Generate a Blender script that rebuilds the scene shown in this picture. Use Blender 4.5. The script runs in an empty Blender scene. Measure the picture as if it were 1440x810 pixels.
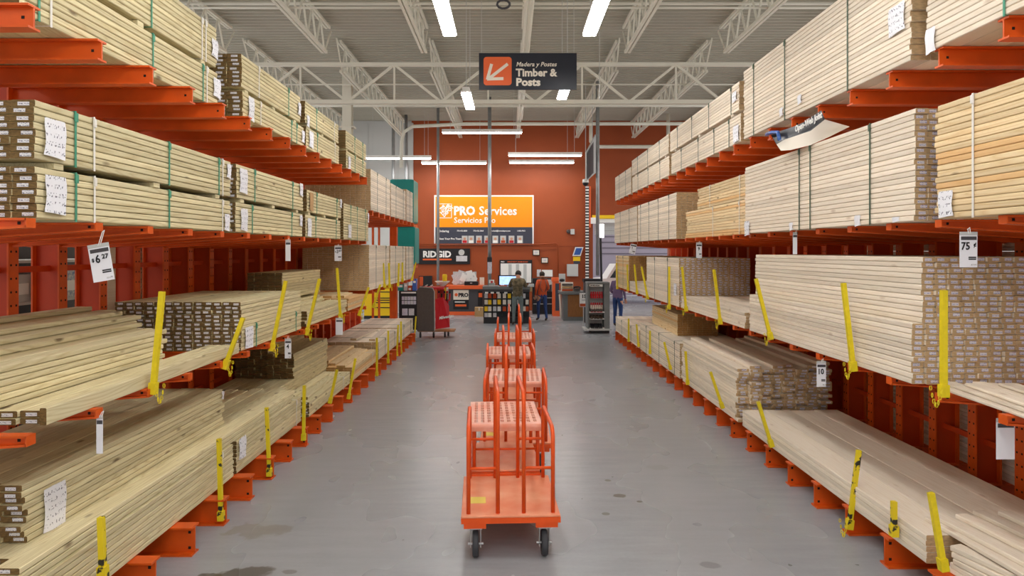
import bpy, math, random
from mathutils import Vector, Matrix
R = random.Random(7)
C = bpy.context.scene.collection
SC = bpy.context.scene

# ------------------------------------------------------------------ camera, world, exposure
cam_d = bpy.data.cameras.new('camera'); cam = bpy.data.objects.new('camera', cam_d); C.objects.link(cam)
cam.location = (0, 0, 2.35); cam.rotation_euler = (math.pi/2, 0, 0)
cam_d.sensor_width = 36; cam_d.lens = 24; cam_d.shift_x = 3.5/1440; cam_d.shift_y = -52/1440
cam_d.clip_end = 200
SC.camera = cam
w = bpy.data.worlds.new('world'); SC.world = w; w.use_nodes = True
w.node_tree.nodes['Background'].inputs[0].default_value = (1.0, 0.985, 0.96, 1)
w.node_tree.nodes['Background'].inputs[1].default_value = 0.60
SC.view_settings.view_transform = 'Standard'; SC.view_settings.look = 'None'
SC.view_settings.gamma = 1; SC.view_settings.use_curve_mapping = False
SC.view_settings.exposure = 0.80
LAMP = 26.0          # emission of the fluorescent diffusers

# ------------------------------------------------------------------ helpers
def px(x, y, Y): return Vector(((x-716.5)*Y/960, Y, 2.35-(y-353)*Y/960))
def wloc(o):
    v = Vector((0, 0, 0))
    while o: v += o.location; o = o.parent
    return v
class MB:
    def __init__(s): s.v = []; s.f = []; s.m = []
    def add(s, vs, fs, m=0):
        b = len(s.v); s.v += [tuple(v) for v in vs]
        for f in fs: s.f.append(tuple(i+b for i in f)); s.m.append(m)
        return s
    def box(s, c, d, rz=0, m=0, rx=0, ry=0):
        M = Matrix.Translation(c) @ Matrix.Rotation(rz, 4, 'Z') @ Matrix.Rotation(ry, 4, 'Y') @ Matrix.Rotation(rx, 4, 'X')
        a, b, e = d[0]/2, d[1]/2, d[2]/2
        vs = [M @ Vector(p) for p in ((-a,-b,-e),(a,-b,-e),(a,b,-e),(-a,b,-e),(-a,-b,e),(a,-b,e),(a,b,e),(-a,b,e))]
        return s.add(vs, ((0,3,2,1),(4,5,6,7),(0,1,5,4),(1,2,6,5),(2,3,7,6),(3,0,4,7)), m)
    def mm(s, x0, x1, y0, y1, z0, z1, m=0): return s.box(((x0+x1)/2,(y0+y1)/2,(z0+z1)/2), (abs(x1-x0),abs(y1-y0),abs(z1-z0)), m=m)
    def rbox(s, c, d, r=.01, m=0, rz=0, rx=0):          # box with rounded vertical... chamfered edges on every side
        a, b, e = d[0]/2, d[1]/2, d[2]/2; r = min(r, a*.9, b*.9, e*.9)
        M = Matrix.Translation(c) @ Matrix.Rotation(rz, 4, 'Z') @ Matrix.Rotation(rx, 4, 'X')
        rings = []
        for z, k in ((-e, r), (-e+r, 0), (e-r, 0), (e, r)):
            A, B = a-k, b-k; q = r
            rings.append([M @ Vector(p) for p in ((-A+q,-B,z),(A-q,-B,z),(A,-B+q,z),(A,B-q,z),(A-q,B,z),(-A+q,B,z),(-A,B-q,z),(-A,-B+q,z))])
        vs = [v for g in rings for v in g]; fs = [tuple(range(7,-1,-1)), tuple(range(24,32))]
        for j in range(3):
            for i in range(8): fs.append((j*8+i, j*8+(i+1)%8, (j+1)*8+(i+1)%8, (j+1)*8+i))
        return s.add(vs, fs, m)
    def tube(s, pts, r, n=8, m=0, cap=True, closed=False):
        P = [Vector(p) for p in pts]; N = len(P); rings = []
        rr = r if isinstance(r, (list, tuple)) else [r]*N
        up = None
        for i, p in enumerate(P):
            if closed: t = (P[(i+1)%N]-P[i-1]).normalized()
            else: t = (P[min(i+1,N-1)]-P[max(i-1,0)]).normalized()
            if up is None:
                up = Vector((0,0,1)) if abs(t.z) < .9 else Vector((1,0,0))
            a = t.cross(up).normalized(); b = a.cross(t).normalized(); up = b
            rings.append([p + (a*math.cos(2*math.pi*k/n)+b*math.sin(2*math.pi*k/n))*rr[i] for k in range(n)])
        vs = [v for g in rings for v in g]; fs = []
        for j in range(N if closed else N-1):
            q = (j+1) % N
            for k in range(n): fs.append((j*n+k, j*n+(k+1)%n, q*n+(k+1)%n, q*n+k))
        if cap and not closed: fs += [tuple(range(n-1,-1,-1)), tuple(range((N-1)*n, N*n))]
        return s.add(vs, fs, m)
    def bar(s, p0, p1, w, h=None, m=0):
        p0, p1 = Vector(p0), Vector(p1); h = h or w; t = (p1-p0).normalized()
        up = Vector((0,0,1)) if abs(t.z) < .95 else Vector((0,1,0))
        a = t.cross(up).normalized()*w/2; b = a.cross(t).normalized()*h/2
        vs = [p0-a-b, p0+a-b, p0+a+b, p0-a+b, p1-a-b, p1+a-b, p1+a+b, p1-a+b]
        return s.add(vs, ((0,3,2,1),(4,5,6,7),(0,1,5,4),(1,2,6,5),(2,3,7,6),(3,0,4,7)), m)
    def lathe(s, c, prof, n=14, m=0, axis='Z'):
        vs = []; fs = []
        for r, z in prof:
            for k in range(n):
                a = 2*math.pi*k/n; p = Vector((r*math.cos(a), r*math.sin(a), z))
                if axis == 'X': p = Vector((p.z, p.x, p.y))
                if axis == 'Y': p = Vector((p.x, p.z, p.y))
                vs.append(Vector(c)+p)
        for j in range(len(prof)-1):
            for k in range(n): fs.append((j*n+k, j*n+(k+1)%n, (j+1)*n+(k+1)%n, (j+1)*n+k))
        fs += [tuple(range(n-1,-1,-1)), tuple(range((len(prof)-1)*n, len(prof)*n))]
        return s.add(vs, fs, m)
    def poly(s, pts, d, m=0):                            # prism: polygon pts (3D) extruded by d
        d = Vector(d); n = len(pts); P = [Vector(p) for p in pts]
        vs = P + [p+d for p in P]
        fs = [tuple(range(n)), tuple(range(2*n-1, n-1, -1))] + [(i, n+i, n+(i+1)%n, (i+1)%n) for i in range(n)]
        return s.add(vs, fs, m)
    def build(s, name, mats, parent=None, smooth=False):
        me = bpy.data.meshes.new(name); off = wloc(parent) if parent else Vector((0,0,0))
        me.from_pydata([tuple(Vector(v)-off) for v in s.v], [], s.f)
        for m in (mats if isinstance(mats, (list, tuple)) else [mats]): me.materials.append(m)
        me.polygons.foreach_set('material_index', s.m)
        if smooth: me.polygons.foreach_set('use_smooth', [True]*len(s.f))
        me.update()
        return link(name, me, parent)
def link(name, me, parent=None):
    o = bpy.data.objects.new(name, me); C.objects.link(o)
    if parent: o.parent = parent
    return o
def tag(o, label=None, cat=None, group=None, kind=None):
    for k, v in (('label', label), ('category', cat), ('group', group), ('kind', kind)):
        if v: o[k] = v
    return o
def thing(name, label, cat, loc=(0,0,0), group=None):
    o = bpy.data.objects.new(name, None); C.objects.link(o); o.location = loc; o.empty_display_size = .1
    return tag(o, label, cat, group)
def copy_tree(o, parent=None):
    c = o.copy(); C.objects.link(c)
    if parent: c.parent = parent
    for ch in list(o.children): copy_tree(ch, c)
    return c
ORD = ['first','second','third','fourth','fifth','sixth','seventh','eighth','ninth','tenth','eleventh','twelfth','thirteenth','fourteenth','fifteenth','sixteenth','seventeenth','eighteenth','nineteenth','twentieth','twenty-first','twenty-second','twenty-third','twenty-fourth']
def ordn(i, last=None): return 'last' if last is not None and i == last else ORD[i]

# ------------------------------------------------------------------ materials
def lin(r, g, b):
    f = lambda c: (c/255)/12.92 if c <= 10 else ((c/255+.055)/1.055)**2.4
    return (f(r), f(g), f(b), 1)
def mat(name, col, rough=.5, metal=0, emit=0, var=0, vscale=6, bump=0, spec=.4, col2=None, stretch=(1,1,1)):
    m = bpy.data.materials.new(name); m.use_nodes = True; nt = m.node_tree; b = nt.nodes['Principled BSDF']
    b.inputs['Base Color'].default_value = col; b.inputs['Roughness'].default_value = rough
    b.inputs['Metallic'].default_value = metal; b.inputs['Specular IOR Level'].default_value = spec
    if emit: b.inputs['Emission Color'].default_value = col; b.inputs['Emission Strength'].default_value = emit
    if var or bump or col2:
        tc = nt.nodes.new('ShaderNodeTexCoord'); mp = nt.nodes.new('ShaderNodeMapping'); mp.inputs['Scale'].default_value = stretch
        nz = nt.nodes.new('ShaderNodeTexNoise'); nz.inputs['Scale'].default_value = vscale; nz.inputs['Detail'].default_value = 5
        nt.links.new(tc.outputs['Object'], mp.inputs[0]); nt.links.new(mp.outputs[0], nz.inputs['Vector'])
        rp = nt.nodes.new('ShaderNodeValToRGB'); rp.color_ramp.elements[0].position = .35; rp.color_ramp.elements[1].position = .68
        k = 1-var
        rp.color_ramp.elements[0].color = col2 or (col[0]*k, col[1]*k, col[2]*k, 1); rp.color_ramp.elements[1].color = col
        nt.links.new(nz.outputs['Fac'], rp.inputs[0]); nt.links.new(rp.outputs[0], b.inputs['Base Color'])
        if bump:
            bp = nt.nodes.new('ShaderNodeBump'); bp.inputs['Strength'].default_value = bump; bp.inputs['Distance'].default_value = .01
            nt.links.new(nz.outputs['Fac'], bp.inputs['Height']); nt.links.new(bp.outputs[0], b.inputs['Normal'])
    return m
def nodes(m): return m.node_tree, m.node_tree.nodes, m.node_tree.links
def math_n(nt, op, a, b=None, c=None):
    n = nt.nodes.new('ShaderNodeMath'); n.operation = op
    for i, v in enumerate((a, b, c)):
        if v is None: continue
        if isinstance(v, (int, float)): n.inputs[i].default_value = v
        else: nt.links.new(v, n.inputs[i])
    return n.outputs[0]
def mixc(nt, fac, a, b, mode='MIX'):
    n = nt.nodes.new('ShaderNodeMix'); n.data_type = 'RGBA'; n.blend_type = mode
    for i, v in ((0, fac), (6, a), (7, b)):
        if isinstance(v, (int, float)): n.inputs[i].default_value = v
        elif isinstance(v, tuple): n.inputs[i].default_value = v
        else: nt.links.new(v, n.inputs[i])
    return n.outputs[2]
def wood(name, light, dark, knot, rough=.7, ring=.55, warm=None, knots=1.0):
    m = mat(name, light, rough, spec=.2); nt, ns, ln = nodes(m); b = ns['Principled BSDF']
    oi = ns.new('ShaderNodeObjectInfo'); at = ns.new('ShaderNodeAttribute'); at.attribute_name = 'tint'
    rnd = math_n(nt, 'FRACT', math_n(nt, 'ADD', oi.outputs['Random'], at.outputs['Fac']))
    tc = ns.new('ShaderNodeTexCoord'); cm = ns.new('ShaderNodeCombineXYZ')
    ln.new(math_n(nt, 'MULTIPLY', rnd, 31.0), cm.inputs[0]); ln.new(math_n(nt, 'MULTIPLY', rnd, 57.0), cm.inputs[1]); ln.new(math_n(nt, 'MULTIPLY', rnd, 13.0), cm.inputs[2])
    ad = ns.new('ShaderNodeVectorMath'); ad.operation = 'ADD'; ln.new(tc.outputs['Object'], ad.inputs[0]); ln.new(cm.outputs[0], ad.inputs[1])
    def noise(sc, scale, det=3):
        mp = ns.new('ShaderNodeMapping'); mp.inputs['Scale'].default_value = sc; ln.new(ad.outputs[0], mp.inputs[0])
        n = ns.new('ShaderNodeTexNoise'); n.inputs['Scale'].default_value = scale; n.inputs['Detail'].default_value = det; ln.new(mp.outputs[0], n.inputs['Vector']); return n.outputs['Fac']
    g = noise((7, .42, 7), 1.3, 1)                      # cathedral rings
    rings = math_n(nt, 'PINGPONG', math_n(nt, 'MULTIPLY', g, 15.0), .5)
    rings = math_n(nt, 'POWER', math_n(nt, 'MULTIPLY', rings, 2.0), 2.2)
    fine = noise((70, 1.6, 70), 1.0, 3)
    fac = math_n(nt, 'ADD', math_n(nt, 'MULTIPLY', rings, ring), math_n(nt, 'MULTIPLY', math_n(nt, 'SUBTRACT', fine, .42), .5))
    fac = math_n(nt, 'MAXIMUM', math_n(nt, 'MINIMUM', fac, 1.0), 0.0)
    col = mixc(nt, fac, light, dark)
    mp = ns.new('ShaderNodeMapping'); mp.inputs['Scale'].default_value = (6.5, 2.4, 6.5); ln.new(ad.outputs[0], mp.inputs[0])
    vo = ns.new('ShaderNodeTexVoronoi'); vo.inputs['Scale'].default_value = .9; ln.new(mp.outputs[0], vo.inputs['Vector'])
    kn = ns.new('ShaderNodeMapRange'); kn.inputs[1].default_value = .05; kn.inputs[2].default_value = .13; kn.inputs[3].default_value = .8*knots; kn.inputs[4].default_value = 0
    ln.new(vo.outputs['Distance'], kn.inputs[0])
    col = mixc(nt, kn.outputs[0], col, knot)
    val = math_n(nt, 'ADD', .83, math_n(nt, 'MULTIPLY', math_n(nt, 'FRACT', math_n(nt, 'MULTIPLY', rnd, 7.31)), .26))
    if warm: col = mixc(nt, math_n(nt, 'MULTIPLY', math_n(nt, 'GREATER_THAN', math_n(nt, 'FRACT', math_n(nt, 'MULTIPLY', rnd, 3.77)), .74), .55), col, warm)
    hs = ns.new('ShaderNodeHueSaturation'); ln.new(val, hs.inputs['Value']); ln.new(col, hs.inputs['Color'])
    ln.new(hs.outputs[0], b.inputs['Base Color'])
    return m
def printed(name, paper, ink, sx=160, sz=120, thr=.56, rough=.6):   # paper with lines of small unreadable print
    m = mat(name, paper, rough, spec=.2); nt, ns, ln = nodes(m); b = ns['Principled BSDF']
    tc = ns.new('ShaderNodeTexCoord'); mp = ns.new('ShaderNodeMapping'); mp.inputs['Scale'].default_value = (sx, sx, sz); ln.new(tc.outputs['Object'], mp.inputs[0])
    nz = ns.new('ShaderNodeTexNoise'); nz.inputs['Scale'].default_value = 1; nz.inputs['Detail'].default_value = 1; ln.new(mp.outputs[0], nz.inputs['Vector'])
    sp = ns.new('ShaderNodeSeparateXYZ'); ln.new(tc.outputs['Object'], sp.inputs[0])
    row = math_n(nt, 'GREATER_THAN', math_n(nt, 'FRACT', math_n(nt, 'MULTIPLY', sp.outputs[2], sz*.3)), .5)
    f = math_n(nt, 'MULTIPLY', math_n(nt, 'GREATER_THAN', nz.outputs['Fac'], thr), row)
    ln.new(mixc(nt, f, paper, ink), b.inputs['Base Color'])
    return m
M = {}
M['treated'] = wood('treated_pine', lin(228,216,176), lin(182,160,110), lin(92,62,34), ring=.45)
M['treated_end'] = mat('treated_pine_end', lin(128,100,56), .8, var=.45, vscale=40, stretch=(1,1,2.5))
M['white'] = wood('whitewood', lin(243,230,212), lin(224,202,174), lin(160,116,76), ring=.35, knots=.5)
M['white_end'] = mat('whitewood_end', lin(212,180,136), .8, var=.3, vscale=30, stretch=(1,1,2.5))
M['spf'] = wood('pine_boards', lin(238,214,172), lin(214,176,122), lin(120,80,44), ring=.5, warm=lin(226,168,98), knots=.9)
M['spf_end'] = mat('pine_end', lin(196,150,92), .8, var=.3, vscale=30)
M['stick'] = printed('end_tag_print', lin(222,220,222), lin(96,96,120), 300, 260, .55)
M['stick2'] = printed('end_tag_blue', lin(226,222,226), lin(88,92,170), 300, 260, .52)
M['paper'] = printed('written_paper', lin(240,240,246), lin(120,120,134), 90, 70, .60)
M['paper2'] = mat('plain_paper', lin(238,238,244), .6)
M['orange'] = mat('orange_rack_paint', lin(228,92,20), .42, var=.18, vscale=5, spec=.4)
M['orange_shaded'] = mat('shaded_orange_rack_paint', lin(204,66,16), .5, var=.15, vscale=3)  # same rack orange, shade on webs and braces put into the colour
M['hole'] = mat('bolt_hole', lin(30,16,10), .8)
M['cart'] = mat('orange_cart_paint', lin(238,88,24), .38, var=.12, vscale=9)
M['cartdeck'] = mat('worn_orange_deck', lin(242,168,132), .5, col2=lin(232,130,90), vscale=3.5)
M['cartperf'] = mat('worn_pink_shelf', lin(242,186,166), .42, col2=lin(234,146,116), vscale=4)
M['yellow'] = mat('yellow_stake_paint', lin(238,214,30), .45, var=.12, vscale=30)
M['yellowworn'] = mat('chipped_yellow_stake_paint', lin(232,206,30), .5, col2=lin(44,42,36), vscale=14)
for n_ in ('yellowworn',):
    e = [x for x in M[n_].node_tree.nodes if x.type == 'VALTORGB'][0].color_ramp.elements; e[0].position = .40; e[1].position = .44
M['strapg'] = mat('green_strap', lin(70,150,122), .5)
M['strapd'] = mat('dark_green_strap', lin(70,92,70), .5)
M['strapw'] = mat('white_strap', lin(232,228,222), .5)
M['ceil'] = mat('ceiling_deck_paint', lin(186,182,168), .7)
M['joist'] = mat('joist_paint', lin(232,228,214), .6)
M['dark'] = mat('black_plastic', lin(28,28,32), .45)
M['darkgrey'] = mat('dark_grey_paint', lin(72,70,74), .5)
M['grey'] = mat('grey_laminate', lin(120,124,124), .5, var=.06, vscale=4)
M['lgrey'] = mat('light_grey_paint', lin(196,196,194), .5)
M['sticker'] = printed('yellow_sticker_print', lin(240,216,110), lin(120,110,80), 200, 200, .56)
M['galv'] = mat('galvanised_steel', lin(176,178,180), .4, metal=.6, var=.15, vscale=8)
M['steel'] = mat('bright_steel', lin(190,190,190), .3, metal=.9)
M['rubber'] = mat('grey_rubber', lin(58,58,62), .6)
M['wht'] = mat('white_print', lin(245,243,240), .5)
M['signblack'] = mat('navy_sign_vinyl', lin(34,36,48), .35, var=.15, vscale=3)
M['signorange'] = mat('orange_sign_square', lin(238,104,52), .45)
M['cream'] = mat('cream_print', lin(238,228,214), .5)
M['proorange'] = mat('sign_orange', lin(255,152,4), .4)
M['slate'] = mat('slate_print', lin(62,64,78), .45)
M['wallor'] = mat('wall_orange_paint', lin(162,74,32), .55, var=.08, vscale=1.2)
M['wallgrey'] = mat('wall_grey_paint', lin(206,206,204), .7, var=.05, vscale=1)
M['teal'] = mat('teal_wrap', lin(16,150,142), .35, var=.2, vscale=2.5)
M['red'] = mat('red_paint', lin(206,26,38), .4, var=.1, vscale=4)
M['brown'] = mat('brown_grey_panel', lin(92,82,78), .7, var=.12, vscale=20)
M['cardboard'] = mat('cardboard', lin(196,158,110), .8, var=.12, vscale=6)
M['woodpanel'] = mat('brown_wood_panel', lin(170,112,58), .55, var=.3, vscale=5, stretch=(9,1,1))
M['blue'] = mat('blue_panel', lin(70,110,190), .25, var=.1, vscale=8)
M['brightyellow'] = mat('yellow_panel', lin(250,206,20), .45)
M['skin'] = mat('skin', lin(206,150,122), .6)
M['hair'] = mat('dark_hair', lin(62,52,46), .7, var=.4, vscale=60)
M['camo'] = mat('camouflage_cloth', lin(132,116,88), .85, col2=lin(66,60,42), vscale=9)
M['greyjean'] = mat('grey_denim', lin(112,124,124), .85, var=.2, vscale=12)
M['bluejean'] = mat('blue_denim', lin(48,72,124), .85, var=.25, vscale=12)
M['vest'] = mat('orange_red_apron', lin(206,84,40), .8, var=.2, vscale=7)
M['purple'] = mat('mauve_jacket', lin(118,96,130), .85, var=.2, vscale=7)
M['shoe'] = mat('brown_boot', lin(74,58,46), .7)
M['glass'] = mat('dark_glass', lin(20,24,34), .12)
M['tube'] = mat('fluorescent_diffuser', (1.0,.985,.95,1), .4, emit=LAMP)
M['screen'] = mat('lit_monitor', lin(150,180,230), .3, emit=1.1, col2=lin(60,80,140), vscale=9)
M['litsign'] = mat('lit_white_box', lin(255,255,255), .4, emit=2.2)

m = M['floor'] = mat('polished_concrete', lin(158,157,158), .3, spec=.5); nt, ns, ln = nodes(m); b = ns['Principled BSDF']
tc = ns.new('ShaderNodeTexCoord')
def fl_noise(sc, scale, det):
    mp = ns.new('ShaderNodeMapping'); mp.inputs['Scale'].default_value = sc; ln.new(tc.outputs['Object'], mp.inputs[0])
    n = ns.new('ShaderNodeTexNoise'); n.inputs['Scale'].default_value = scale; n.inputs['Detail'].default_value = det; ln.new(mp.outputs[0], n.inputs['Vector']); return n.outputs['Fac']
big = fl_noise((1,.6,1), .8, 3); streak = fl_noise((1.2,6,1), 1.6, 5); speck = fl_noise((1,1,1), 26, 3); spot = fl_noise((1.3,1,1), 7.5, 2)
v = math_n(nt, 'ADD', math_n(nt, 'MULTIPLY', math_n(nt, 'SUBTRACT', big, .5), .20), math_n(nt, 'MULTIPLY', math_n(nt, 'SUBTRACT', streak, .5), .30))
v = math_n(nt, 'ADD', v, math_n(nt, 'MULTIPLY', math_n(nt, 'SUBTRACT', speck, .5), .10))
v = math_n(nt, 'ADD', v, 1.0)
hs = ns.new('ShaderNodeHueSaturation'); hs.inputs['Color'].default_value = lin(156,158,163); ln.new(v, hs.inputs['Value'])
st = math_n(nt, 'MULTIPLY', math_n(nt, 'GREATER_THAN', spot, .765), .65)          # scattered small drips
col = mixc(nt, st, hs.outputs[0], lin(84,80,74))
sp = ns.new('ShaderNodeSeparateXYZ'); ln.new(tc.outputs['Object'], sp.inputs[0])
wob = fl_noise((1,1,1), 5, 3)
for sx_, sy_, ra, el, k, c_ in ((-1.93,4.96,.13,1.9,.8,lin(86,80,72)), (-2.16,4.93,.06,1.5,.75,lin(90,84,76)), (-1.62,5.0,.045,1.4,.6,lin(100,96,86)), (-2.1,5.75,.16,1.7,.55,lin(132,124,112)), (1.05,6.55,.05,1.2,.7,lin(96,88,74)), (1.22,6.4,.03,1,.75,lin(90,80,66)), (.86,6.1,.035,1,.6,lin(100,92,80)), (1.5,5.1,.05,1.4,.5,lin(96,96,94)), (1.0,7.0,.035,1,.6,lin(104,96,80)), (1.6,7.4,.08,1.5,.3,lin(120,118,112))):
    dx = math_n(nt, 'DIVIDE', math_n(nt, 'SUBTRACT', sp.outputs[0], sx_), el); dy = math_n(nt, 'SUBTRACT', sp.outputs[1], sy_)
    d = math_n(nt, 'SQRT', math_n(nt, 'ADD', math_n(nt, 'MULTIPLY', dx, dx), math_n(nt, 'MULTIPLY', dy, dy)))
    d = math_n(nt, 'ADD', d, math_n(nt, 'MULTIPLY', math_n(nt, 'SUBTRACT', wob, .5), ra*2.4))
    mr = ns.new('ShaderNodeMapRange'); ln.new(d, mr.inputs[0]); mr.inputs[1].default_value = ra*.75; mr.inputs[2].default_value = ra; mr.inputs[3].default_value = k; mr.inputs[4].default_value = 0
    col = mixc(nt, mr.outputs[0], col, c_)
ln.new(col, b.inputs['Base Color'])
ln.new(math_n(nt, 'ADD', .20, math_n(nt, 'MULTIPLY', big, .14)), b.inputs['Roughness'])

def text(s, size, m, parent, o, right=(1,0,0), up=(0,0,1), bold=0, depth=.002, name='lettering', align='LEFT', shear=0, wid=1.0):
    cu = bpy.data.curves.new(name, 'FONT'); cu.body = s; cu.size = size; cu.offset = bold; cu.extrude = depth; cu.align_x = align; cu.shear = shear; cu.resolution_u = 2
    ob = bpy.data.objects.new(name, cu); C.objects.link(ob)
    me = bpy.data.meshes.new_from_object(ob.evaluated_get(bpy.context.evaluated_depsgraph_get()))
    bpy.data.objects.remove(ob); bpy.data.curves.remove(cu)
    r = Vector(right).normalized()*wid; u = Vector(up).normalized(); n = Vector(right).cross(u).normalized()
    off = Vector(o) - (wloc(parent) if parent else Vector((0,0,0)))
    T = Matrix(((r.x,u.x,n.x,off.x),(r.y,u.y,n.y,off.y),(r.z,u.z,n.z,off.z),(0,0,0,1)))
    me.transform(T); me.name = name; me.materials.clear(); me.materials.append(m)
    return link(name, me, parent)
# ------------------------------------------------------------------ the building
def struct(mb, name, m, label=None):
    o = mb.build(name, m); o['kind'] = 'structure'; return o
struct(MB().mm(-11, 11, -4, 27.4, -.2, 0), 'floor', M['floor'])
ceil = MB()                                              # ribbed deck, ribs across the aisle
y = -3.0; prof = []
while y < 27.4:
    prof += [(y, 7.56), (y+.075, 7.56), (y+.095, 7.50), (y+.165, 7.50), (y+.185, 7.56)]; y += .20
vs = [(x, a, z) for a, z in prof for x in (-11, 11)]
ceil.add(vs, [(2*i, 2*i+1, 2*i+3, 2*i+2) for i in range(len(prof)-1)])
ceil.mm(-11, 11, -3, 27.5, 7.58, 7.66)
CE = struct(ceil, 'ceiling', M['ceil'])
bw = MB(); bw.mm(-3.87, 3.30, 27, 27.25, 0, 7.5); bw.mm(3.30, 6.3, 27, 27.25, 3.72, 7.5); bw.mm(6.3, 11, 27, 27.25, 0, 7.5)
WB = struct(bw, 'wall_back', M['wallor'])
for k, x in enumerate((-1.4, 1.15, 3.05)): MB().mm(x-.015, x+.015, 26.985, 27.0, .1, 7.4).build('panel_joint', M['wallor'], WB)
for z in (2.55,): MB().mm(-3.85, 3.25, 26.985, 27.0, z-.01, z+.01).build('panel_joint', M['wallor'], WB)
WL = struct(MB().mm(-11, -3.87, 27.02, 27.27, 0, 7.5), 'wall_left', M['wallgrey'])
for x in (-4.4, -5.6, -6.8): MB().mm(x-.02, x+.02, 27.0, 27.02, 0, 7.4).build('panel_joint', M['lgrey'], WL)
struct(MB().mm(-3.95, -3.80, 26.88, 27.0, 0, 7.4), 'trim_1', M['lgrey'])
# joists: children of the ceiling
def joist(x, y0, y1, zb=6.78):
    j = MB(); zt = 7.42
    for s in (-.04, .04): j.bar((x+s, y0, zb), (x+s, y1, zb), .055, .06)
    o = j.build('joist', M['joist'], CE)
    t = MB()
    for s in (-.035, .035): t.bar((x+s, y0-.3, zt), (x+s, y1+.3, zt), .05, .06)
    t.build('top_chord', M['joist'], o)
    n = max(2, int((y1-y0)/.62)); d = (y1-y0)/n; wb = MB()
    for i in range(n):
        a = y0+i*d
        wb.bar((x, a, zb), (x, a+d/2, zt), .034); wb.bar((x, a+d/2, zt), (x, a+d, zb), .034)
    wb.bar((x, y0, zb), (x, y0-.55, zt), .03); wb.bar((x, y1, zb), (x, y1+.55, zt), .03)
    wb.build('web', M['joist'], o)
JX = [-8.55, -6.35, -4.12, -1.9, .33, 2.62, 4.82, 7.0, 9.2]
for x in JX:
    joist(x, 1.0, 15.2); joist(x, 16.8, 26.6)
def girder(Y, zb=5.84, zt=6.72):
    g = MB(); g.box((0, Y, zb), (16.4, .14, .09)); o = g.build('girder', M['joist'], CE)
    MB().box((0, Y, zt), (22, .10, .08)).build('top_chord', M['joist'], o)
    wb = MB(); x = -8.2
    while x < 8.1:
        wb.bar((x, Y, zb), (x+1.1, Y, zt), .055); wb.bar((x+1.1, Y, zt), (x+2.2, Y, zb), .055); wb.bar((x+1.1, Y, zt), (x+1.1, Y, zb), .04); x += 2.2
    wb.build('web', M['joist'], o)
girder(16.0)
col = MB(); X, Y = -4.48, 18.9
col.mm(X-.125, X+.125, Y-.12, Y-.10, 0, 7.4); col.mm(X-.125, X+.125, Y+.10, Y+.12, 0, 7.4); col.mm(X-.012, X+.012, Y-.10, Y+.10, 0, 7.4)
col.mm(X-.2, X+.2, Y-.16, Y+.16, 5.75, 5.79)
tag(col.build('building_column', M['joist']), 'pale steel building column rising behind the left racks to the roof girder', 'column')
def pipe(name, label, pts, r, m, cat='pipe', group=None): return tag(MB().tube(pts, r, 8).build(name, m, None, True), label, cat, group)
pipe('sprinkler_pipe', 'pale sprinkler main crossing the ceiling nearest the camera', [(-9,8.0,7.30),(9,8.0,7.30)], .03, M['joist'])
pipe('sprinkler_pipe', 'pale sprinkler main crossing the ceiling above the hanging aisle sign', [(-9,11.3,7.28),(9,11.3,7.28)], .045, M['joist'])
pipe('sprinkler_pipe', 'thin pale pipe crossing the ceiling just before the roof girder', [(-9,13.6,7.28),(9,13.6,7.28)], .03, M['joist'])
pipe('sprinkler_pipe', 'pale pipe crossing the ceiling between girder and orange wall', [(-9,20.0,6.62),(9,20.0,6.62)], .05, M['joist'])
pipe('sprinkler_pipe', 'thick pale duct pipe with bent left end in front of the orange wall', [(-3.7,23.3,5.2),(-3.68,23.3,6.1),(-3.6,23.3,6.42),(-3.3,23.3,6.60),(-1.5,23.3,6.69),(9,23.3,6.70)], .06, M['joist'])
pipe('sprinkler_pipe', 'short pale drain pipe bending along the top right of the orange wall', [(3.05,25.6,7.52),(3.05,25.6,6.45),(3.15,25.6,6.3),(3.4,25.6,6.26),(5.8,25.6,6.26),(5.9,25.6,6.3),(5.95,25.6,6.4),(5.95,25.6,7.52)], .07, M['joist'])
pipe('bridging_bar', 'thin horizontal bridging bar tying the joists close to the camera', [(-9,9.8,6.84),(9,9.8,6.84)], .02, M['joist'], 'bar')
pipe('bridging_bar', 'thin horizontal bridging bar tying the joists beyond the ceiling lamps', [(-9,12.6,6.84),(9,12.6,6.84)], .02, M['joist'], 'bar')
pipe('bridging_bar', 'thin horizontal bridging bar tying the joists beyond the girder', [(-9,18.4,6.84),(9,18.4,6.84)], .02, M['joist'], 'bar')
for k, (x, lb) in enumerate(((.30, 'left of the two conduit pipes running along the aisle ceiling'), (.40, 'right of the two conduit pipes running along the aisle ceiling'))):
    pipe('conduit_pipe', lb, [(x,3,6.6),(x,22,6.6)], .026, M['joist'])
# vertical conduits at the desk
def up(pxx, Y, z0, z1, r, label, z_=7.52): return pipe('conduit_pipe', label, [((pxx-716.5)*Y/960, Y, z0), ((pxx-716.5)*Y/960, Y, z_)], r, M['galv'])
up(616, 24.6, 1.12, 7.0, .05, 'galvanised conduit dropping in front of the orange sign to the left counter')
up(688.5, 22.9, 1.2, 7.0, .06, 'galvanised conduit dropping in front of the orange sign to the centre counter')
up(840.5, 20.3, 1.62, 7.0, .055, 'galvanised conduit dropping behind the glove display rack')
up(553, 25.9, 2.6, 6.9, .06, 'galvanised conduit on the grey wall left of the other')
up(571, 25.9, 2.6, 6.0, .06, 'galvanised conduit on the grey wall nearest the orange wall')
t = thing('conduit_switch_box', 'small black switch box strapped to the centre counter conduit', 'box', px(688.5, 378, 22.75))
MB().rbox(px(688.5, 372, 22.81), (.16,.08,.5), .01).build('case', M['dark'], t)
MB().mm(px(685.5,378,22.7).x, px(691.5,378,22.7).x, 22.735, 22.75, 1.6, 1.98).build('notice', M['stick2'], t)

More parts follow.
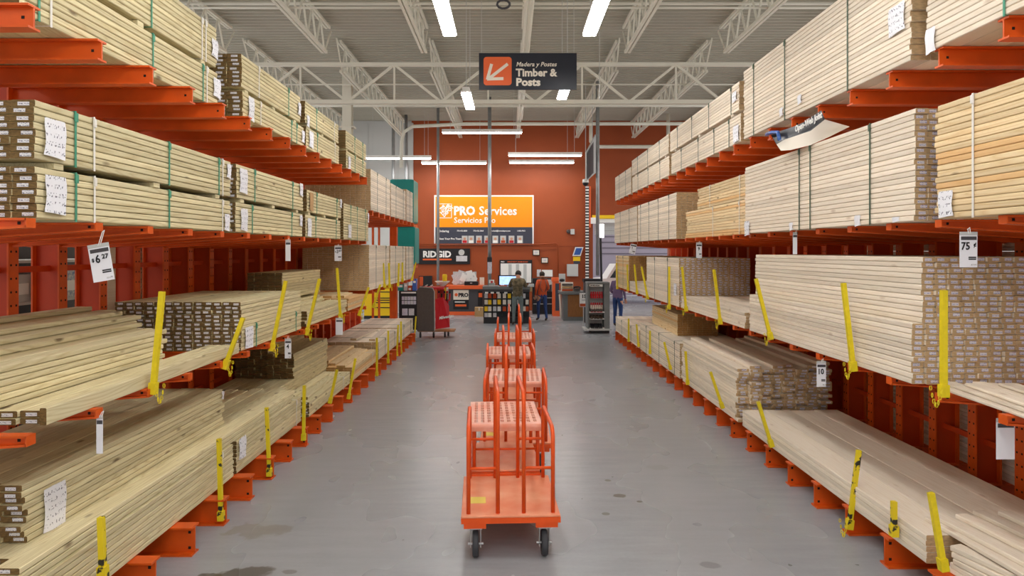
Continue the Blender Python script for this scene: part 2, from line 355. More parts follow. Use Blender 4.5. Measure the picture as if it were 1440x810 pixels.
# lamps --------------------------------------------------------------
def strip(x, y, z, L, along, label, group=None, wires=True, wd=.19):
    t = thing('strip_light', label, 'lamp', (x, y, z), group)
    ax = (1, 0) if along == 'X' else (0, 1)
    d = lambda a, b, h: (a if along == 'X' else b, b if along == 'X' else a, h)
    h = MB(); h.box((x, y, z+.075), d(L+.02, wd*.7, .07)); h.box((x, y, z+.03), d(L, wd, .03)); h.build('housing', M['wht'], t)
    MB().box((x, y, z+.005), d(L-.03, wd*.92, .03)).build('diffuser', M['tube'], t)
    if wires:
        for s in (-.4, .4):
            a, c = x+ax[0]*s*L, y+ax[1]*s*L
            MB().tube([(a, c, z+.1), (a, c, 7.52)], .006, 5).build('hanger_wire', M['lgrey'], t)
    return t
strip(-.83, 8.75, 5.35, 1.52, 'Y', 'bright ceiling strip light left of the aisle sign, nearest the camera', 'aisle ceiling lights')
strip(1.11, 8.75, 5.35, 1.52, 'Y', 'bright ceiling strip light right of the aisle sign, nearest the camera', 'aisle ceiling lights')
strip(-.83, 13.7, 5.35, 1.52, 'Y', 'bright ceiling strip light glowing under the lower left corner of the aisle sign', 'aisle ceiling lights')
strip(1.03, 12.75, 5.35, 1.52, 'Y', 'bright ceiling strip light glowing under the lower right corner of the aisle sign', 'aisle ceiling lights')
for x, lb in ((-.83, 'left'), (1.11, 'right')):
    for y in (4.6, 1.2, -2.2): strip(x, y, 5.35, 1.52, 'Y', 'ceiling strip light over the camera, %s row, %s going backwards' % (lb, {4.6:'first',1.2:'second',-2.2:'third'}[y]), 'aisle ceiling lights over the camera')
for x in (-7.4, 7.7):
    for y in (1.5, 6.5, 11.5, 16.5, 21.5): strip(x, y, 5.6, 2.4, 'Y', 'ceiling strip light over the neighbouring %s aisle, %s from the camera' % ('left' if x < 0 else 'right', ORD[int(y//5)]), 'neighbouring aisle lights')
for pa, pb, py_, Y, lb in ((622,734,187,20.9,'topmost horizontal strip light hanging before the orange wall'), (593,684,230,25.7,'horizontal strip light hanging just above the orange services sign'), (515,606,223,24.4,'leftmost horizontal strip light hanging before the grey wall'), (715,818,219,22.7,'upper of the two right horizontal strip lights before the orange wall'), (716,807,229,25.7,'lower of the two right horizontal strip lights before the orange wall')):
    a = px(pa, py_, Y); b_ = px(pb, py_, Y)
    strip((a.x+b_.x)/2, Y, a.z, b_.x-a.x, 'X', lb, 'service desk lights', wd=.16)
# ------------------------------------------------------------------ cantilever racks
def ibeam(mb, p0, p1, h0, h1, fw, t=.012, m=0):          # horizontal tapering I-beam along X, top edge at p.z
    x0, y, z = p0; x1 = p1[0]
    mb.add([(x0,y-fw/2,z-t),(x1,y-fw/2,z-t),(x1,y+fw/2,z-t),(x0,y+fw/2,z-t),(x0,y-fw/2,z),(x1,y-fw/2,z),(x1,y+fw/2,z),(x0,y+fw/2,z)], ((0,3,2,1),(4,5,6,7),(0,1,5,4),(1,2,6,5),(2,3,7,6),(3,0,4,7)), m)
    mb.add([(x0,y-fw/2,z-h0),(x1,y-fw/2,z-h1),(x1,y+fw/2,z-h1),(x0,y+fw/2,z-h0),(x0,y-fw/2,z-h0+t),(x1,y-fw/2,z-h1+t),(x1,y+fw/2,z-h1+t),(x0,y+fw/2,z-h0+t)], ((0,3,2,1),(4,5,6,7),(0,1,5,4),(1,2,6,5),(2,3,7,6),(3,0,4,7)), m)
    q = .006
    mb.add([(x0,y-q,z-h0+t),(x1,y-q,z-h1+t),(x1,y+q,z-h1+t),(x0,y+q,z-h0+t),(x0,y-q,z-t),(x1,y-q,z-t),(x1,y+q,z-t),(x0,y+q,z-t)], ((0,3,2,1),(4,5,6,7),(0,1,5,4),(1,2,6,5),(2,3,7,6),(3,0,4,7)), m)
OR = [M['orange'], M['hole'], M['orange_shaded']]
def rack(side, tip, colx, ys, tiers, base_tip, label, holes=True):
    t = thing('cantilever_rack', label, 'rack', (side*colx, ys[0], 0))
    for i, y in enumerate(ys):
        near = y < 10
        c = MB(); f = .11; d = .24; s = side; zt = 4.3
        c.mm(s*colx, s*(colx+.014), y-f/2, y+f/2, .02, zt); c.mm(s*(colx+d-.014), s*(colx+d), y-f/2, y+f/2, .02, zt)
        c.mm(s*(colx+.014), s*(colx+d-.014), y-.006, y+.006, .02, zt, 2)
        c.mm(s*(colx-.02), s*(colx+d+.02), y-.09, y+.09, 0, .02)
        if near:
            z = .35
            while z < 2.5:
                for q in (-.028, .028):
                    c.mm(s*(colx-.0015), s*colx, y+q-.008, y+q+.008, z-.008, z+.008, 1)
                z += .105
        c.build('column', OR, t)
        for zt_, h0, h1, fw, tp in tiers:
            a = MB(); ibeam(a, (s*tp, y, zt_), (s*colx, y, zt_), h0, h1, fw)
            if h0 < .1: a.mm(s*(tp-.004), s*(tp+.004), y-fw/2, y+fw/2, zt_-h0, zt_)
            if y < 9: a.mm(s*(tp+.045), s*(tp+.061), y-.0085, y-.0065, zt_-h0*.5-.008, zt_-h0*.5+.008, 1)
            a.build('arm', OR, t)
        for zt_, h0, h1, fw, tp in tiers:
            a = MB(); ibeam(a, (s*(colx+.95), y, zt_), (s*(colx+d), y, zt_), h0, h1, fw); a.build('rear_arm', OR, t)
        bs = MB(); ibeam(bs, (s*base_tip, y, .222), (s*(colx+(.95 if y > 2 else 0)), y, .222), .222, .222, .12, .014)
        if y < 9:
            for zz in (.05, .17): bs.mm(s*(base_tip+.03), s*(base_tip+.05), y-.009, y-.0065, zz-.01, zz+.01, 1)
        bs.build('base', OR, t)
    for z in (.6, 2.2, 3.4):
        b = MB(); b.bar((side*(colx+.12), ys[0], z), (side*(colx+.12), ys[-1], z), .03, .05); b.build('brace', M['orange_shaded'], t)
    return t
P_ = .589
LY = [5.30+P_*k for k in range(-4, 12)]
LY2 = [5.30+P_*k for k in range(12, 22)]
RY = [5.10+P_*k for k in range(-4, 23)]
rack(-1, 2.48, 3.85, LY, [(3.62,.125,.13,.09,2.46), (2.52,.05,.14,.07,2.48), (1.40,.055,.15,.07,2.48)], 2.44, 'orange cantilever rack at left, nearest the camera, holding yellowish treated lumber')
r2 = rack(-1, 2.48, 3.85, LY2, [(3.08,.09,.13,.09,2.48), (1.64,.06,.15,.07,2.48)], 2.44, 'orange cantilever rack at far left holding stacks of whitewood')
MB().mm(-3.16, -2.98, 18.0, 18.2, 0, 3.05).build('end_post', M['orange'], r2)
rack(1, 2.837, 4.25, RY, [(3.69,.125,.13,.09,2.837), (2.556,.05,.14,.07,2.837), (1.41,.055,.15,.07,2.837)], 2.80, 'long orange cantilever rack along the right side of the aisle')

# ------------------------------------------------------------------ lumber
BM = {}
def board_verts(w, L, h, ch=.0048):
    a, b, e = w/2, L/2, h/2
    pr = [(-a+ch,-e),(a-ch,-e),(a,-e+ch),(a,e-ch),(a-ch,e),(-a+ch,e),(-a,e-ch),(-a,-e+ch)]
    vs = [(x,-b,z) for x, z in pr]+[(x,b,z) for x, z in pr]
    fs = [(i, (i+1)%8, 8+(i+1)%8, 8+i) for i in range(8)]+[tuple(range(7,-1,-1)), tuple(range(8,16))]
    ms = [0]*8+[1,1]
    return vs, fs, ms
def tagquad(w, L, h, var):
    tw, th = min(.062, w*.55), min(.02, h*.55); ox = (-.012, .014, .004, .02)[var]*w/.14; oz = (0, .003, -.003, .002)[var]
    y = -L/2-.0012
    return [(ox-tw/2,y,oz-th/2),(ox+tw/2,y,oz-th/2),(ox+tw/2,y,oz+th/2),(ox-tw/2,y,oz+th/2)]
def board_mesh(w, L, h, kind, tagged):
    L = round(L, 2); var = R.randrange(4) if tagged else -1; key = (round(w,4), L, round(h,4), kind, var)
    if key not in BM:
        vs, fs, ms = board_verts(w, L, h)
        if tagged: vs = vs+tagquad(w, L, h, var); fs = fs+[(16,17,18,19)]; ms = ms+[2]
        me = bpy.data.meshes.new('board'); me.from_pydata(vs, [], fs)
        for q in (M[kind], M[kind+'_end'], M['stick' if kind == 'treated' else 'stick2']): me.materials.append(q)
        me.polygons.foreach_set('material_index', ms); me.update(); BM[key] = me
    return BM[key]
def stuff_boards(name, items, kind, parent=None, tagged=False):      # many boards joined in one mesh
    V = []; F = []; MI = []; T = []
    off = wloc(parent) if parent else Vector((0,0,0))
    for (x, y, z, w, L, h) in items:
        vs, fs, ms = board_verts(w, L, h)
        if tagged: vs = vs+tagquad(w, L, h, R.randrange(4)); fs = fs+[(16,17,18,19)]; ms = ms+[2]
        b = len(V); V += [(vx+x-off.x, vy+y-off.y, vz+z-off.z) for vx, vy, vz in vs]; F += [tuple(i+b for i in f) for f in fs]; MI += ms; T += [R.random()]*len(vs)
    me = bpy.data.meshes.new(name); me.from_pydata(V, [], F)
    for q in (M[kind], M[kind+'_end'], M['stick' if kind == 'treated' else 'stick2']): me.materials.append(q)
    me.polygons.foreach_set('material_index', MI)
    a = me.attributes.new('tint', 'FLOAT', 'POINT'); a.data.foreach_set('value', T); me.update()
    o = link(name, me, parent); o['kind'] = 'stuff'; return o
PITCH = .039; BH = .0364; BHK = {'treated': .0351}
def strap_part(t, s, xf, wd, y, z0, z1, m, name='strap'):
    b = MB(); th = .003; ww = .016
    x0 = s*(xf-.005)
    b.box((x0, y, (z0+z1)/2), (th, ww, z1-z0+.012))
    b.mm(s*(xf-.006), s*(xf+wd), y-ww/2, y+ww/2, z1+.001, z1+.004); b.mm(s*(xf-.006), s*(xf+wd), y-ww/2, y+ww/2, z0+.0005, z0+.0025)
    b.box((x0-s*.004, y, z1-.03), (.008, .026, .05))
    b.build(name, m, t)
def paper_part(t, s, xf, y, z, wy, hz, m=None, curl=.03):
    b = MB(); n = 5; x = s*(xf-.007)
    vs = []
    for i in range(n+1):
        f = i/n
        for j in range(n+1):
            g = j/n
            bulge = .006*math.sin(f*5+g*4)+ (curl*max(0, .35-g)*f)
            vs.append((x-s*abs(bulge)-s*.001, y+(f-.5)*wy+ (.01*math.sin(g*3)), z+(g-.5)*hz - (.012*f if j == 0 else 0)))
    b.add(vs, [(i*(n+1)+j, (i+1)*(n+1)+j, (i+1)*(n+1)+j+1, i*(n+1)+j+1) for i in range(n) for j in range(n)])
    b.build('paper_label', m or M['paper'], t, True)
def bundle(label, s, xf, y0, y1, z0, rows, cols, bw, kind, ends=False, tagged=False, straps=(), sm=None, papers=(), far=False, spacer=0, group=None, name='lumber_bundle', tail=.012):
    """a strapped bundle: every board that shows is a part"""
    wd = cols*(bw+.002); h = rows*PITCH
    t = thing(name, label, 'lumber bundle', (s*(xf+wd/2), (y0+y1)/2, z0-spacer), group)
    inner = []
    if spacer:
        for f in (.08, .5, .9):
            yy = y0+(y1-y0)*f
            MB().mm(s*(xf+.01), s*(xf+wd), yy-.04, yy+.04, z0-spacer, z0-.001).build('spacer', M[kind], t)
    for r in range(rows):
        for c in range(cols):
            L = y1-y0; jy = R.uniform(-tail, tail); x = s*(xf+(c+.5)*(bw+.002)+R.uniform(0, .0015)); z = z0+(r+.5)*PITCH
            y = (y0+y1)/2+jy
            shell = c == 0 or r == rows-1 or r == 0 or c == cols-1
            if far:
                if shell or ends: inner.append((x, y, z, bw, L, BH))
                continue
            if c == 0 or (r in (0, rows-1)) or (ends and (y0 < 7)):
                o = link('board', board_mesh(bw, L, BHK.get(kind, BH), kind, tagged and ends), t)
                o.location = Vector((x, y, z))-t.location
            elif shell or ends: inner.append((x, y, z, bw, L, BH))
    if inner: stuff_boards('boards' if far else 'inner_boards', inner, kind, t, tagged and ends)
    for k, f in enumerate(straps): strap_part(t, s, xf, wd, y0+(y1-y0)*f, z0, z0+h-.002, (sm if not isinstance(sm, (list, tuple)) else sm[k % len(sm)]) or M['strapg'])
    for (f, g, wy, hz, *mm_) in papers: paper_part(t, s, xf, y0+(y1-y0)*f, z0+h*g, wy, hz, mm_[0] if mm_ else None)
    return t
def pile(desc, s, xf, cols, bw, kind, z0, tagged=False, ends_rows=None, cat='board', group=None, jit=.03, word='board', hide=0, name=None):
    """loose boards: cols = [(rows, y0, y1), ...] counted from the aisle; the boards that show are things"""
    inner = []
    n = len(cols)
    for c, (rows, y0, y1) in enumerate(cols):
        prev = cols[c-1][0] if c else 0
        for r in range(rows):
            jy = R.uniform(-jit, jit); x = s*(xf+(c+.5)*(bw+.003)+R.uniform(0,.002)); z = z0+(r+.5)*PITCH; y = (y0+y1)/2+jy
            vis = (r >= prev) or r == rows-1 or (ends_rows is not None and r >= ends_rows)
            if vis and r >= hide:
                o = link(name or ('treated_board' if kind == 'treated' else 'lumber_board'), board_mesh(bw, y1-y0, BHK.get(kind, BH), kind, tagged)); o.location = (x, y, z)
                fromtop = rows-1-r
                lb = '%s, %s, %s' % (word, 'top of its column' if fromtop == 0 else ORD[fromtop]+' from top', ('aisle column' if c == 0 else ORD[c]+' column from aisle'))
                tag(o, lb+', '+desc, cat, group or desc)
            else: inner.append((x, y, z, bw, y1-y0, BH))
    if inner:
        o = stuff_boards('boards_within_pile', inner, kind, None, tagged)
        tag(o, 'hidden inner boards, '+desc, 'boards')
def skew(desc, items, kind, cat='board', group=None):    # boards lying askew: (x,y,z,w,h,L,yaw,roll,label)
    for (x, y, z, w_, h_, L, yaw, tilt, lb) in items:
        o = link('lumber_board', board_mesh(w_, L, h_, kind, False)); o.location = (x, y, z); o.rotation_euler = (tilt, 0, yaw)
        tag(o, lb, cat, group or desc)
SG, SD, SW = M['strapg'], M['strapd'], M['strapw']
# ---- left, top shelf
PP = M['paper']
bundle('lower strapped bundle of treated boards on left top shelf, nearest the camera', -1, 2.60, 3.62, 6.08, 3.622, 8, 8, .14, 'treated', straps=(.06,.1,.55,.88,.91), sm=[SG,SW,SG,SG,SW], papers=((.985,.55,.14,.16),))
bundle('upper strapped bundle of treated boards on left top shelf, nearest the camera', -1, 2.60, 3.60, 6.06, 3.974, 9, 8, .14, 'treated', straps=(.55,.88,.91), sm=[SG,SW,SW], papers=((.975,.45,.12,.15),), spacer=.038)
bundle('lower bundle with tagged brown ends, second along the left top shelf', -1, 2.51, 6.42, 8.33, 3.622, 6, 8, .14, 'treated', True, True, straps=(.24,.75,.85), sm=[SW,SG,SG], papers=((.1,.45,.14,.22),(.97,.5,.1,.14)))
bundle('upper bundle with tagged brown ends, second along the left top shelf', -1, 2.51, 6.40, 8.2, 3.888, 8, 8, .14, 'treated', True, True, straps=(.24,.75), sm=[SW,SG], papers=((.96,.5,.1,.14),), spacer=.03)
bundle('lower bundle third along the left top shelf, with paper label at its near end', -1, 2.51, 8.42, 10.05, 3.622, 7, 8, .14, 'treated', True, straps=(.3,.85), sm=[SG,SW], papers=((.12,.5,.18,.2),))
bundle('upper bundle third along the left top shelf', -1, 2.51, 8.38, 10.02, 3.925, 7, 8, .14, 'treated', True, straps=(.3,.85), sm=[SG,SW], papers=((.06,.15,.1,.14),), spacer=.03)
bundle('lower bundle with orange-brown ends at the far end of the left top shelf', -1, 2.50, 10.45, 11.9, 3.622, 7, 8, .14, 'treated', True, straps=(.4,.8), sm=SG, papers=((.12,.35,.15,.2),))
bundle('upper bundle with orange-brown ends at the far end of the left top shelf', -1, 2.50, 10.42, 11.9, 3.925, 7, 8, .14, 'treated', True, straps=(.4,.8), sm=SG, spacer=.03)
bundle('tall whitewood stack on far left upper shelf, nearest of three, end face showing', -1, 2.49, 12.25, 14.25, 3.085, 19, 13, .0895, 'white', True, far=True, straps=(.3,.75), sm=SD)
bundle('tall whitewood stack in the middle of the far left upper shelf', -1, 2.50, 14.4, 16.45, 3.085, 18, 13, .0895, 'white', True, far=True, straps=(.3,.8), sm=SD)
bundle('tall whitewood stack at the far end of the left upper shelf', -1, 2.52, 16.7, 17.8, 3.085, 20, 13, .0895, 'white', True, far=True, straps=(.5,), sm=SD)
# ---- left, second shelf
bundle('lower bundle with tagged brown ends on left second shelf, nearest the camera', -1, 2.49, 3.59, 6.09, 2.523, 7, 8, .128, 'treated', True, True, straps=(.13,.2,.56,.93), sm=[SG,SW,SG,SW], papers=((.055,.5,.17,.2),(.96,.3,.1,.14)))
bundle('upper bundle with tagged brown ends on left second shelf, nearest the camera', -1, 2.48, 3.57, 6.07, 2.832, 8, 8, .128, 'treated', True, True, straps=(.13,.2,.56,.93,.9), sm=[SG,SW,SG,SW,SG], papers=((.055,.42,.17,.2),(.975,.72,.08,.12)), spacer=.034)
bundle('lower bundle second along the left second shelf, papers hanging at both ends', -1, 2.49, 6.2, 8.2, 2.523, 7, 8, .128, 'treated', True, True, straps=(.2,.8), sm=SG, papers=((.09,.45,.16,.2),(.96,.7,.1,.12)))
bundle('upper bundle second along the left second shelf, paper label at near end', -1, 2.48, 6.2, 8.2, 2.832, 8, 8, .128, 'treated', True, True, straps=(.22,.8), sm=SG, papers=((.07,.55,.18,.22),(.95,.8,.12,.14)), spacer=.034)
bundle('lower bundle third along the left second shelf', -1, 2.49, 8.33, 10.05, 2.523, 7, 8, .128, 'treated', True, straps=(.25,.85), sm=SG, papers=((.08,.45,.16,.22),))
bundle('upper bundle third along the left second shelf', -1, 2.48, 8.35, 10.05, 2.832, 7, 8, .128, 'treated', True, straps=(.25,.85), sm=SG, papers=((.1,.5,.16,.22,M['cardboard']),(.97,.8,.1,.12)), spacer=.034)
bundle('tall single bundle at the far end of the left second shelf', -1, 2.48, 10.2, 12.0, 2.523, 14, 8, .128, 'treated', True, straps=(.25,.5,.85), sm=SG, papers=((.2,.25,.2,.2),(.97,.75,.1,.16)))
# ---- left, middle shelf
g1 = 'left shelf near pile'
pile(g1, -1, 2.56, [(2,3.72,6.36)]*2, .118, 'treated', 1.40, True, 0, group='near pile on the left middle shelf', word='treated board')
o = link('treated_board', board_mesh(.0368, 2.64, .095, 'treated', False)); o.location = (-2.535, 5.03, 1.4485); tag(o, 'treated board standing on edge at the aisle side of the left middle shelf', 'board')
pile('left stepped pile', -1, 2.81, [(8,2.5,5.56),(8,2.5,5.6),(9,2.5,5.72),(10,2.5,5.95),(11,2.5,5.9),(11,2.5,6.05),(12,2.5,6.0)], .135, 'treated', 1.40, group='stepped pile on the left middle shelf', word='treated board', jit=.06)
bundle('low strapped bundle with tagged ends below a loose stack, left middle shelf', -1, 2.53, 6.44, 8.3, 1.402, 6, 13, .0895, 'treated', True, True, straps=(.2,.88), sm=SG, papers=((.09,.5,.2,.2),))
pile('left tagged stack', -1, 2.53, [(6,6.44,8.28)]*13, .0885, 'treated', 1.402+6*PITCH, True, 0, group='tagged stack on the left middle shelf', jit=.02)
pile('left uneven far pile', -1, 2.54, [(5,8.5,10.6),(5,8.5,10.6),(6,8.6,10.4),(7,8.9,10.7),(8,8.9,10.7),(8,8.9,10.7),(8,8.9,10.7),(8,8.9,10.7)], .14, 'treated', 1.40, group='uneven pile on the left middle shelf', jit=.12)
bundle('small dark-ended board stack at the back of the left middle shelf', -1, 2.98, 8.95, 10.75, 1.40+8*PITCH, 9, 5, .0895, 'treated', True, far=True, name='board_stack')
pile('left small far pile', -1, 2.55, [(5,10.8,12.05),(5,10.8,12.1),(6,10.85,12.0),(6,10.8,12.1),(6,10.8,12.1),(6,10.8,12.1)], .14, 'spf', 1.40, group='small far pile on the left middle shelf', jit=.05)
for k, (y0, y1, lb) in enumerate(((12.16,14.2,'nearest of three, many board ends showing'), (14.32,16.4,'second of three'), (16.52,17.8,'farthest of three'))):
    bundle('tall whitewood stack on far left middle shelf, '+lb, -1, 2.50, y0, y1, 1.643, 21, 13, .0895, 'white', True, far=True, straps=(.3,.8), sm=SD)
# ---- left, floor level
bundle('strapped treated bundle lying on the left floor beams, nearest the camera', -1, 2.60, 3.80, 6.43, .224, 8, 8, .138, 'treated', True, True, straps=(.9,), sm=SW)
bundle('strapped treated bundle on the left floor beams, with white paper at near end', -1, 2.60, 6.5, 8.52, .224, 8, 8, .138, 'treated', straps=(.9,), sm=SW, papers=((.06,.72,.17,.2),))
zt = .224+8*PITCH
pile('left floor', -1, 2.62, [(3,3.62,8.3),(3,3.7,8.42),(3,3.75,8.35),(3,3.8,8.5),(3,3.8,8.4),(3,3.8,8.45),(3,3.8,8.3),(3,3.8,8.4)], .138, 'treated', zt, True, 0, group='long boards on the left floor bundles', word='long treated board', jit=.08)
bundle('bundle with tagged ends and paper label resting on long boards, lower left', -1, 2.80, 3.94, 6.68, zt+3*PITCH+.001, 9, 7, .138, 'treated', True, True, straps=(), papers=((.09,.38,.2,.26),(.985,.85,.05,.07)), tail=.03)
bundle('low treated bundle with tagged ends at left floor, beyond the papered bundle', -1, 2.56, 8.72, 10.95, .224, 5, 3, .138, 'treated', True, True, straps=(.8,), sm=SW)
bundle('treated stack base behind the low bundle, left floor', -1, 2.99, 8.72, 11.2, .224, 9, 6, .138, 'treated', True, straps=())
zq = .224+9*PITCH
pile('left dark-ended floor pile', -1, 2.99, [(9,9.45,11.2)]*4+[(12,9.5,11.2)]*5, .0895, 'treated', zq, False, 0, group='dark-ended pile at the left floor', jit=.04, word='brown board')
bundle('treated bundle on the left floor beams, fifth from the camera', -1, 2.56, 11.1, 13.15, .224, 6, 3, .138, 'spf', True, far=False, straps=(.8,), sm=SW)
bundle('wide low stack behind the fifth left floor bundle', -1, 2.99, 11.3, 13.15, .224, 8, 6, .138, 'spf', True, far=True)
skew('', [(-2.75,12.0,.224+6*PITCH+.02,.138,.037,1.9,.02,0,'loose pale board on the fifth left floor bundle, aisle side'), (-2.92,12.15,.224+6*PITCH+.02,.138,.037,1.8,-.02,0,'loose pale board on the fifth left floor bundle, wall side')], 'spf')
bundle('whitewood bundle on the left floor beams, second from the far end', -1, 2.55, 13.3, 15.6, .224, 9, 8, .138, 'white', True, far=True, straps=(.3,.8), sm=SD)
bundle('whitewood bundle on the left floor beams, at the far end', -1, 2.55, 15.75, 18.05, .224, 9, 8, .138, 'white', True, far=True, straps=(.3,.8), sm=SD)
# ---- right, top shelf
bundle('whitewood bundle on the right top shelf, nearest the camera, white paper at far corner', 1, 2.82, 2.0, 4.62, 3.692, 17, 8, .14, 'white', straps=(.72,), sm=SG, papers=((.975,.1,.1,.16,M['paper2']),))
bundle('tall whitewood bundle on the right top shelf, second from the camera', 1, 2.82, 4.80, 8.22, 3.692, 21, 8, .14, 'white', True, straps=(.26,.64,.9), sm=SD, papers=((.045,.42,.2,.2),(.53,.16,.08,.08,M['paper2']),(.66,.12,.08,.08,M['paper2'])), tail=.02)
bundle('lower whitewood bundle third along the right top shelf', 1, 2.83, 8.36, 11.95, 3.692, 9, 8, .14, 'white', True, straps=(.12,.3,.52,.8), sm=SD, papers=((.04,.35,.2,.2),))
bundle('upper whitewood bundle third along the right top shelf', 1, 2.81, 8.36, 11.95, 4.08, 9, 8, .14, 'white', True, straps=(.08,.35,.6,.85), sm=SD, papers=((.04,.55,.15,.12),), spacer=.036)
bundle('lower whitewood bundle fourth along the right top shelf', 1, 2.83, 12.1, 15.75, 3.692, 9, 8, .14, 'white', far=True, straps=(.2,.5,.8), sm=SD)
bundle('upper whitewood bundle fourth along the right top shelf', 1, 2.82, 12.1, 15.75, 4.08, 9, 8, .14, 'white', far=True, straps=(.2,.5,.8), sm=SD, spacer=.036)
bundle('whitewood bundle at the far end of the right top shelf', 1, 2.83, 15.9, 18.3, 3.692, 16, 8, .14, 'white', far=True, straps=(.3,.7), sm=SD)
# ---- right, second shelf
bundle('pine bundle with orange-tinted boards on the right second shelf, nearest the camera', 1, 2.80, 1.9, 4.48, 2.558, 19, 8, .14, 'spf', straps=(.86,), sm=SW, papers=((.955,.13,.14,.16),), tail=.02)
bundle('large whitewood bundle with tagged ends, second along the right second shelf', 1, 2.80, 4.72, 8.12, 2.558, 20, 13, .0895, 'white', True, True, straps=(.17,.48,.55), sm=[SD,SD,SD], papers=((.06,.03,.09,.03,M['paper2']),(.22,.05,.09,.08,M['paper2']),(.6,.05,.08,.07,M['paper2']),(.97,.08,.16,.16)), tail=.012)
bundle('lower yellow pine bundle third along the right second shelf', 1, 2.90, 8.25, 11.2, 2.558, 11, 8, .14, 'spf', straps=(.12,.5), sm=SW, tail=.08)
bundle('upper yellow pine bundle third along the right second shelf', 1, 2.90, 8.25, 10.5, 2.558+11*PITCH+.004, 8, 8, .14, 'spf', straps=(.15,.72), sm=SW, tail=.06)
bundle('whitewood bundle fourth along the right second shelf, end face showing', 1, 2.80, 11.46, 14.9, 2.558, 20, 13, .0895, 'white', True, far=True, straps=(.15,.4,.65,.9), sm=SD)
bundle('whitewood bundle at the far end of the right second shelf', 1, 2.80, 15.0, 18.2, 2.558, 20, 13, .0895, 'white', far=True, straps=(.3,.7), sm=SD)
# ---- right, middle shelf
pile('in big stack, right middle shelf', 1, 2.83, [(11,4.80,8.05)]*13, .0885, 'white', 1.412, True, 0, cat='stud', name='stud', group='big stud stack on the right middle shelf, lower half', word='lower-half stud', jit=.018)
pile('in big stack, right middle shelf', 1, 2.90, [(12,4.80,8.05)]*12, .0885, 'white', 1.412+11*PITCH, True, 0, cat='stud', name='stud', group='big stud stack on the right middle shelf, upper half', word='upper-half stud', jit=.018)
pile('in low stack, right middle shelf', 1, 2.83, [(5,8.2,11.25)]*8, .14, 'white', 1.412, False, group='low stack on the right middle shelf', cat='plank', name='plank', word='pale plank')
bundle('big whitewood stud stack fourth of the right middle shelf, many ends showing', 1, 2.83, 11.4, 14.1, 1.412, 21, 13, .0895, 'white', True, True, straps=(.3,.7), sm=SD, papers=((.08,.35,.18,.2),))
bundle('low white stack between two tall stacks, far right middle shelf', 1, 2.83, 14.2, 16.1, 1.412, 6, 8, .14, 'white', True, far=True)
bundle('tall whitewood stack at the far end of the right middle shelf', 1, 2.83, 16.2, 18.2, 1.412, 21, 13, .0895, 'spf', True, far=True, straps=(.4,.8), sm=SD)
# ---- right, floor level
pile('at the near right floor', 1, 2.83, [(5,4.64,8.3),(5,4.64,8.3),(5,4.65,8.28),(5,3.0,8.3)], .288, 'white', .224, False, group='wide planks at the near right floor', cat='plank', name='wide_plank', word='wide plank', jit=.008)
pile('right messy floor stack', 1, 2.83, [(17,8.5,11.2),(18,8.45,11.2),(17,8.5,11.2),(18,8.5,11.2),(18,8.5,11.2),(17,8.5,11.2),(18,8.5,11.2),(19,8.5,11.2)], .142, 'white', .224, True, 0, cat='board', group='messy stack beyond the wide planks', word='pale board', jit=.07, hide=6)
bundle('whitewood bundle third along the right floor beams', 1, 2.83, 11.35, 14.8, .224, 15, 8, .14, 'white', True, far=False, straps=(.1,.45,.8), sm=SD)
bundle('whitewood bundle at the far end of the right floor beams', 1, 2.83, 14.9, 18.2, .224, 10, 8, .14, 'white', True, far=True, straps=(.3,.7), sm=SD)
bundle('dark-ended small stack lying on the third right floor bundle', 1, 3.05, 12.4, 14.6, .224+15*PITCH+.001, 10, 8, .0895, 'spf', True, far=True, name='board_stack')
# stock on the far side of each rack, glimpsed between the columns
for s_, cx_, ya, zs, nm in ((-1, 3.85, 7.5, ((.224,25),(1.402,26),(2.523,16)), 'left'), (1, 4.25, 2.1, ((.224,28),(1.412,27),(2.558,16)), 'right')):
    for iz, (z_, n_) in enumerate(zs):
        y_ = ya; k_ = 0
        while y_ < 16.5:
            if s_ < 0 and y_ > 11.9: break
            bundle('lumber stack behind the %s rack, %s level, %s from the camera' % (nm, ('floor','middle','upper')[iz], ORD[k_]), s_, cx_+.32, y_, y_+3.5, z_, n_, 4, .14, 'white', far=True, group='stock behind the %s rack' % nm)
            y_ += 3.6; k_ += 1
rs = random.Random(8)
for x, y, z, L, yw, kd, lb in ((-2.70,9.6,.224+5*PITCH,1.5,.03,'treated','loose board askew on the low tagged bundle at the left floor, aisle side'), (-2.86,9.75,.224+5*PITCH,1.6,-.02,'treated','loose board askew on the low tagged bundle at the left floor, wall side'), (-2.75,14.3,.224+9*PITCH,1.7,.05,'white','loose whitewood board askew on the left floor, aisle side'), (-3.05,14.4,.224+9*PITCH,1.7,-.06,'white','loose whitewood board askew on the left floor, wall side'), (-2.75,11.4,1.40+6*PITCH-.039,.9,.08,'spf','short pale board askew on the left middle shelf far pile'), (3.0,13.2,.224+15*PITCH,1.4,.02,'white','')):
    if not lb: continue
    o = link('loose_board', board_mesh(.12, L, .036, kd, False)); o.location = (x, y, z+.019); o.rotation_euler = (0, 0, yw); tag(o, lb, 'board')
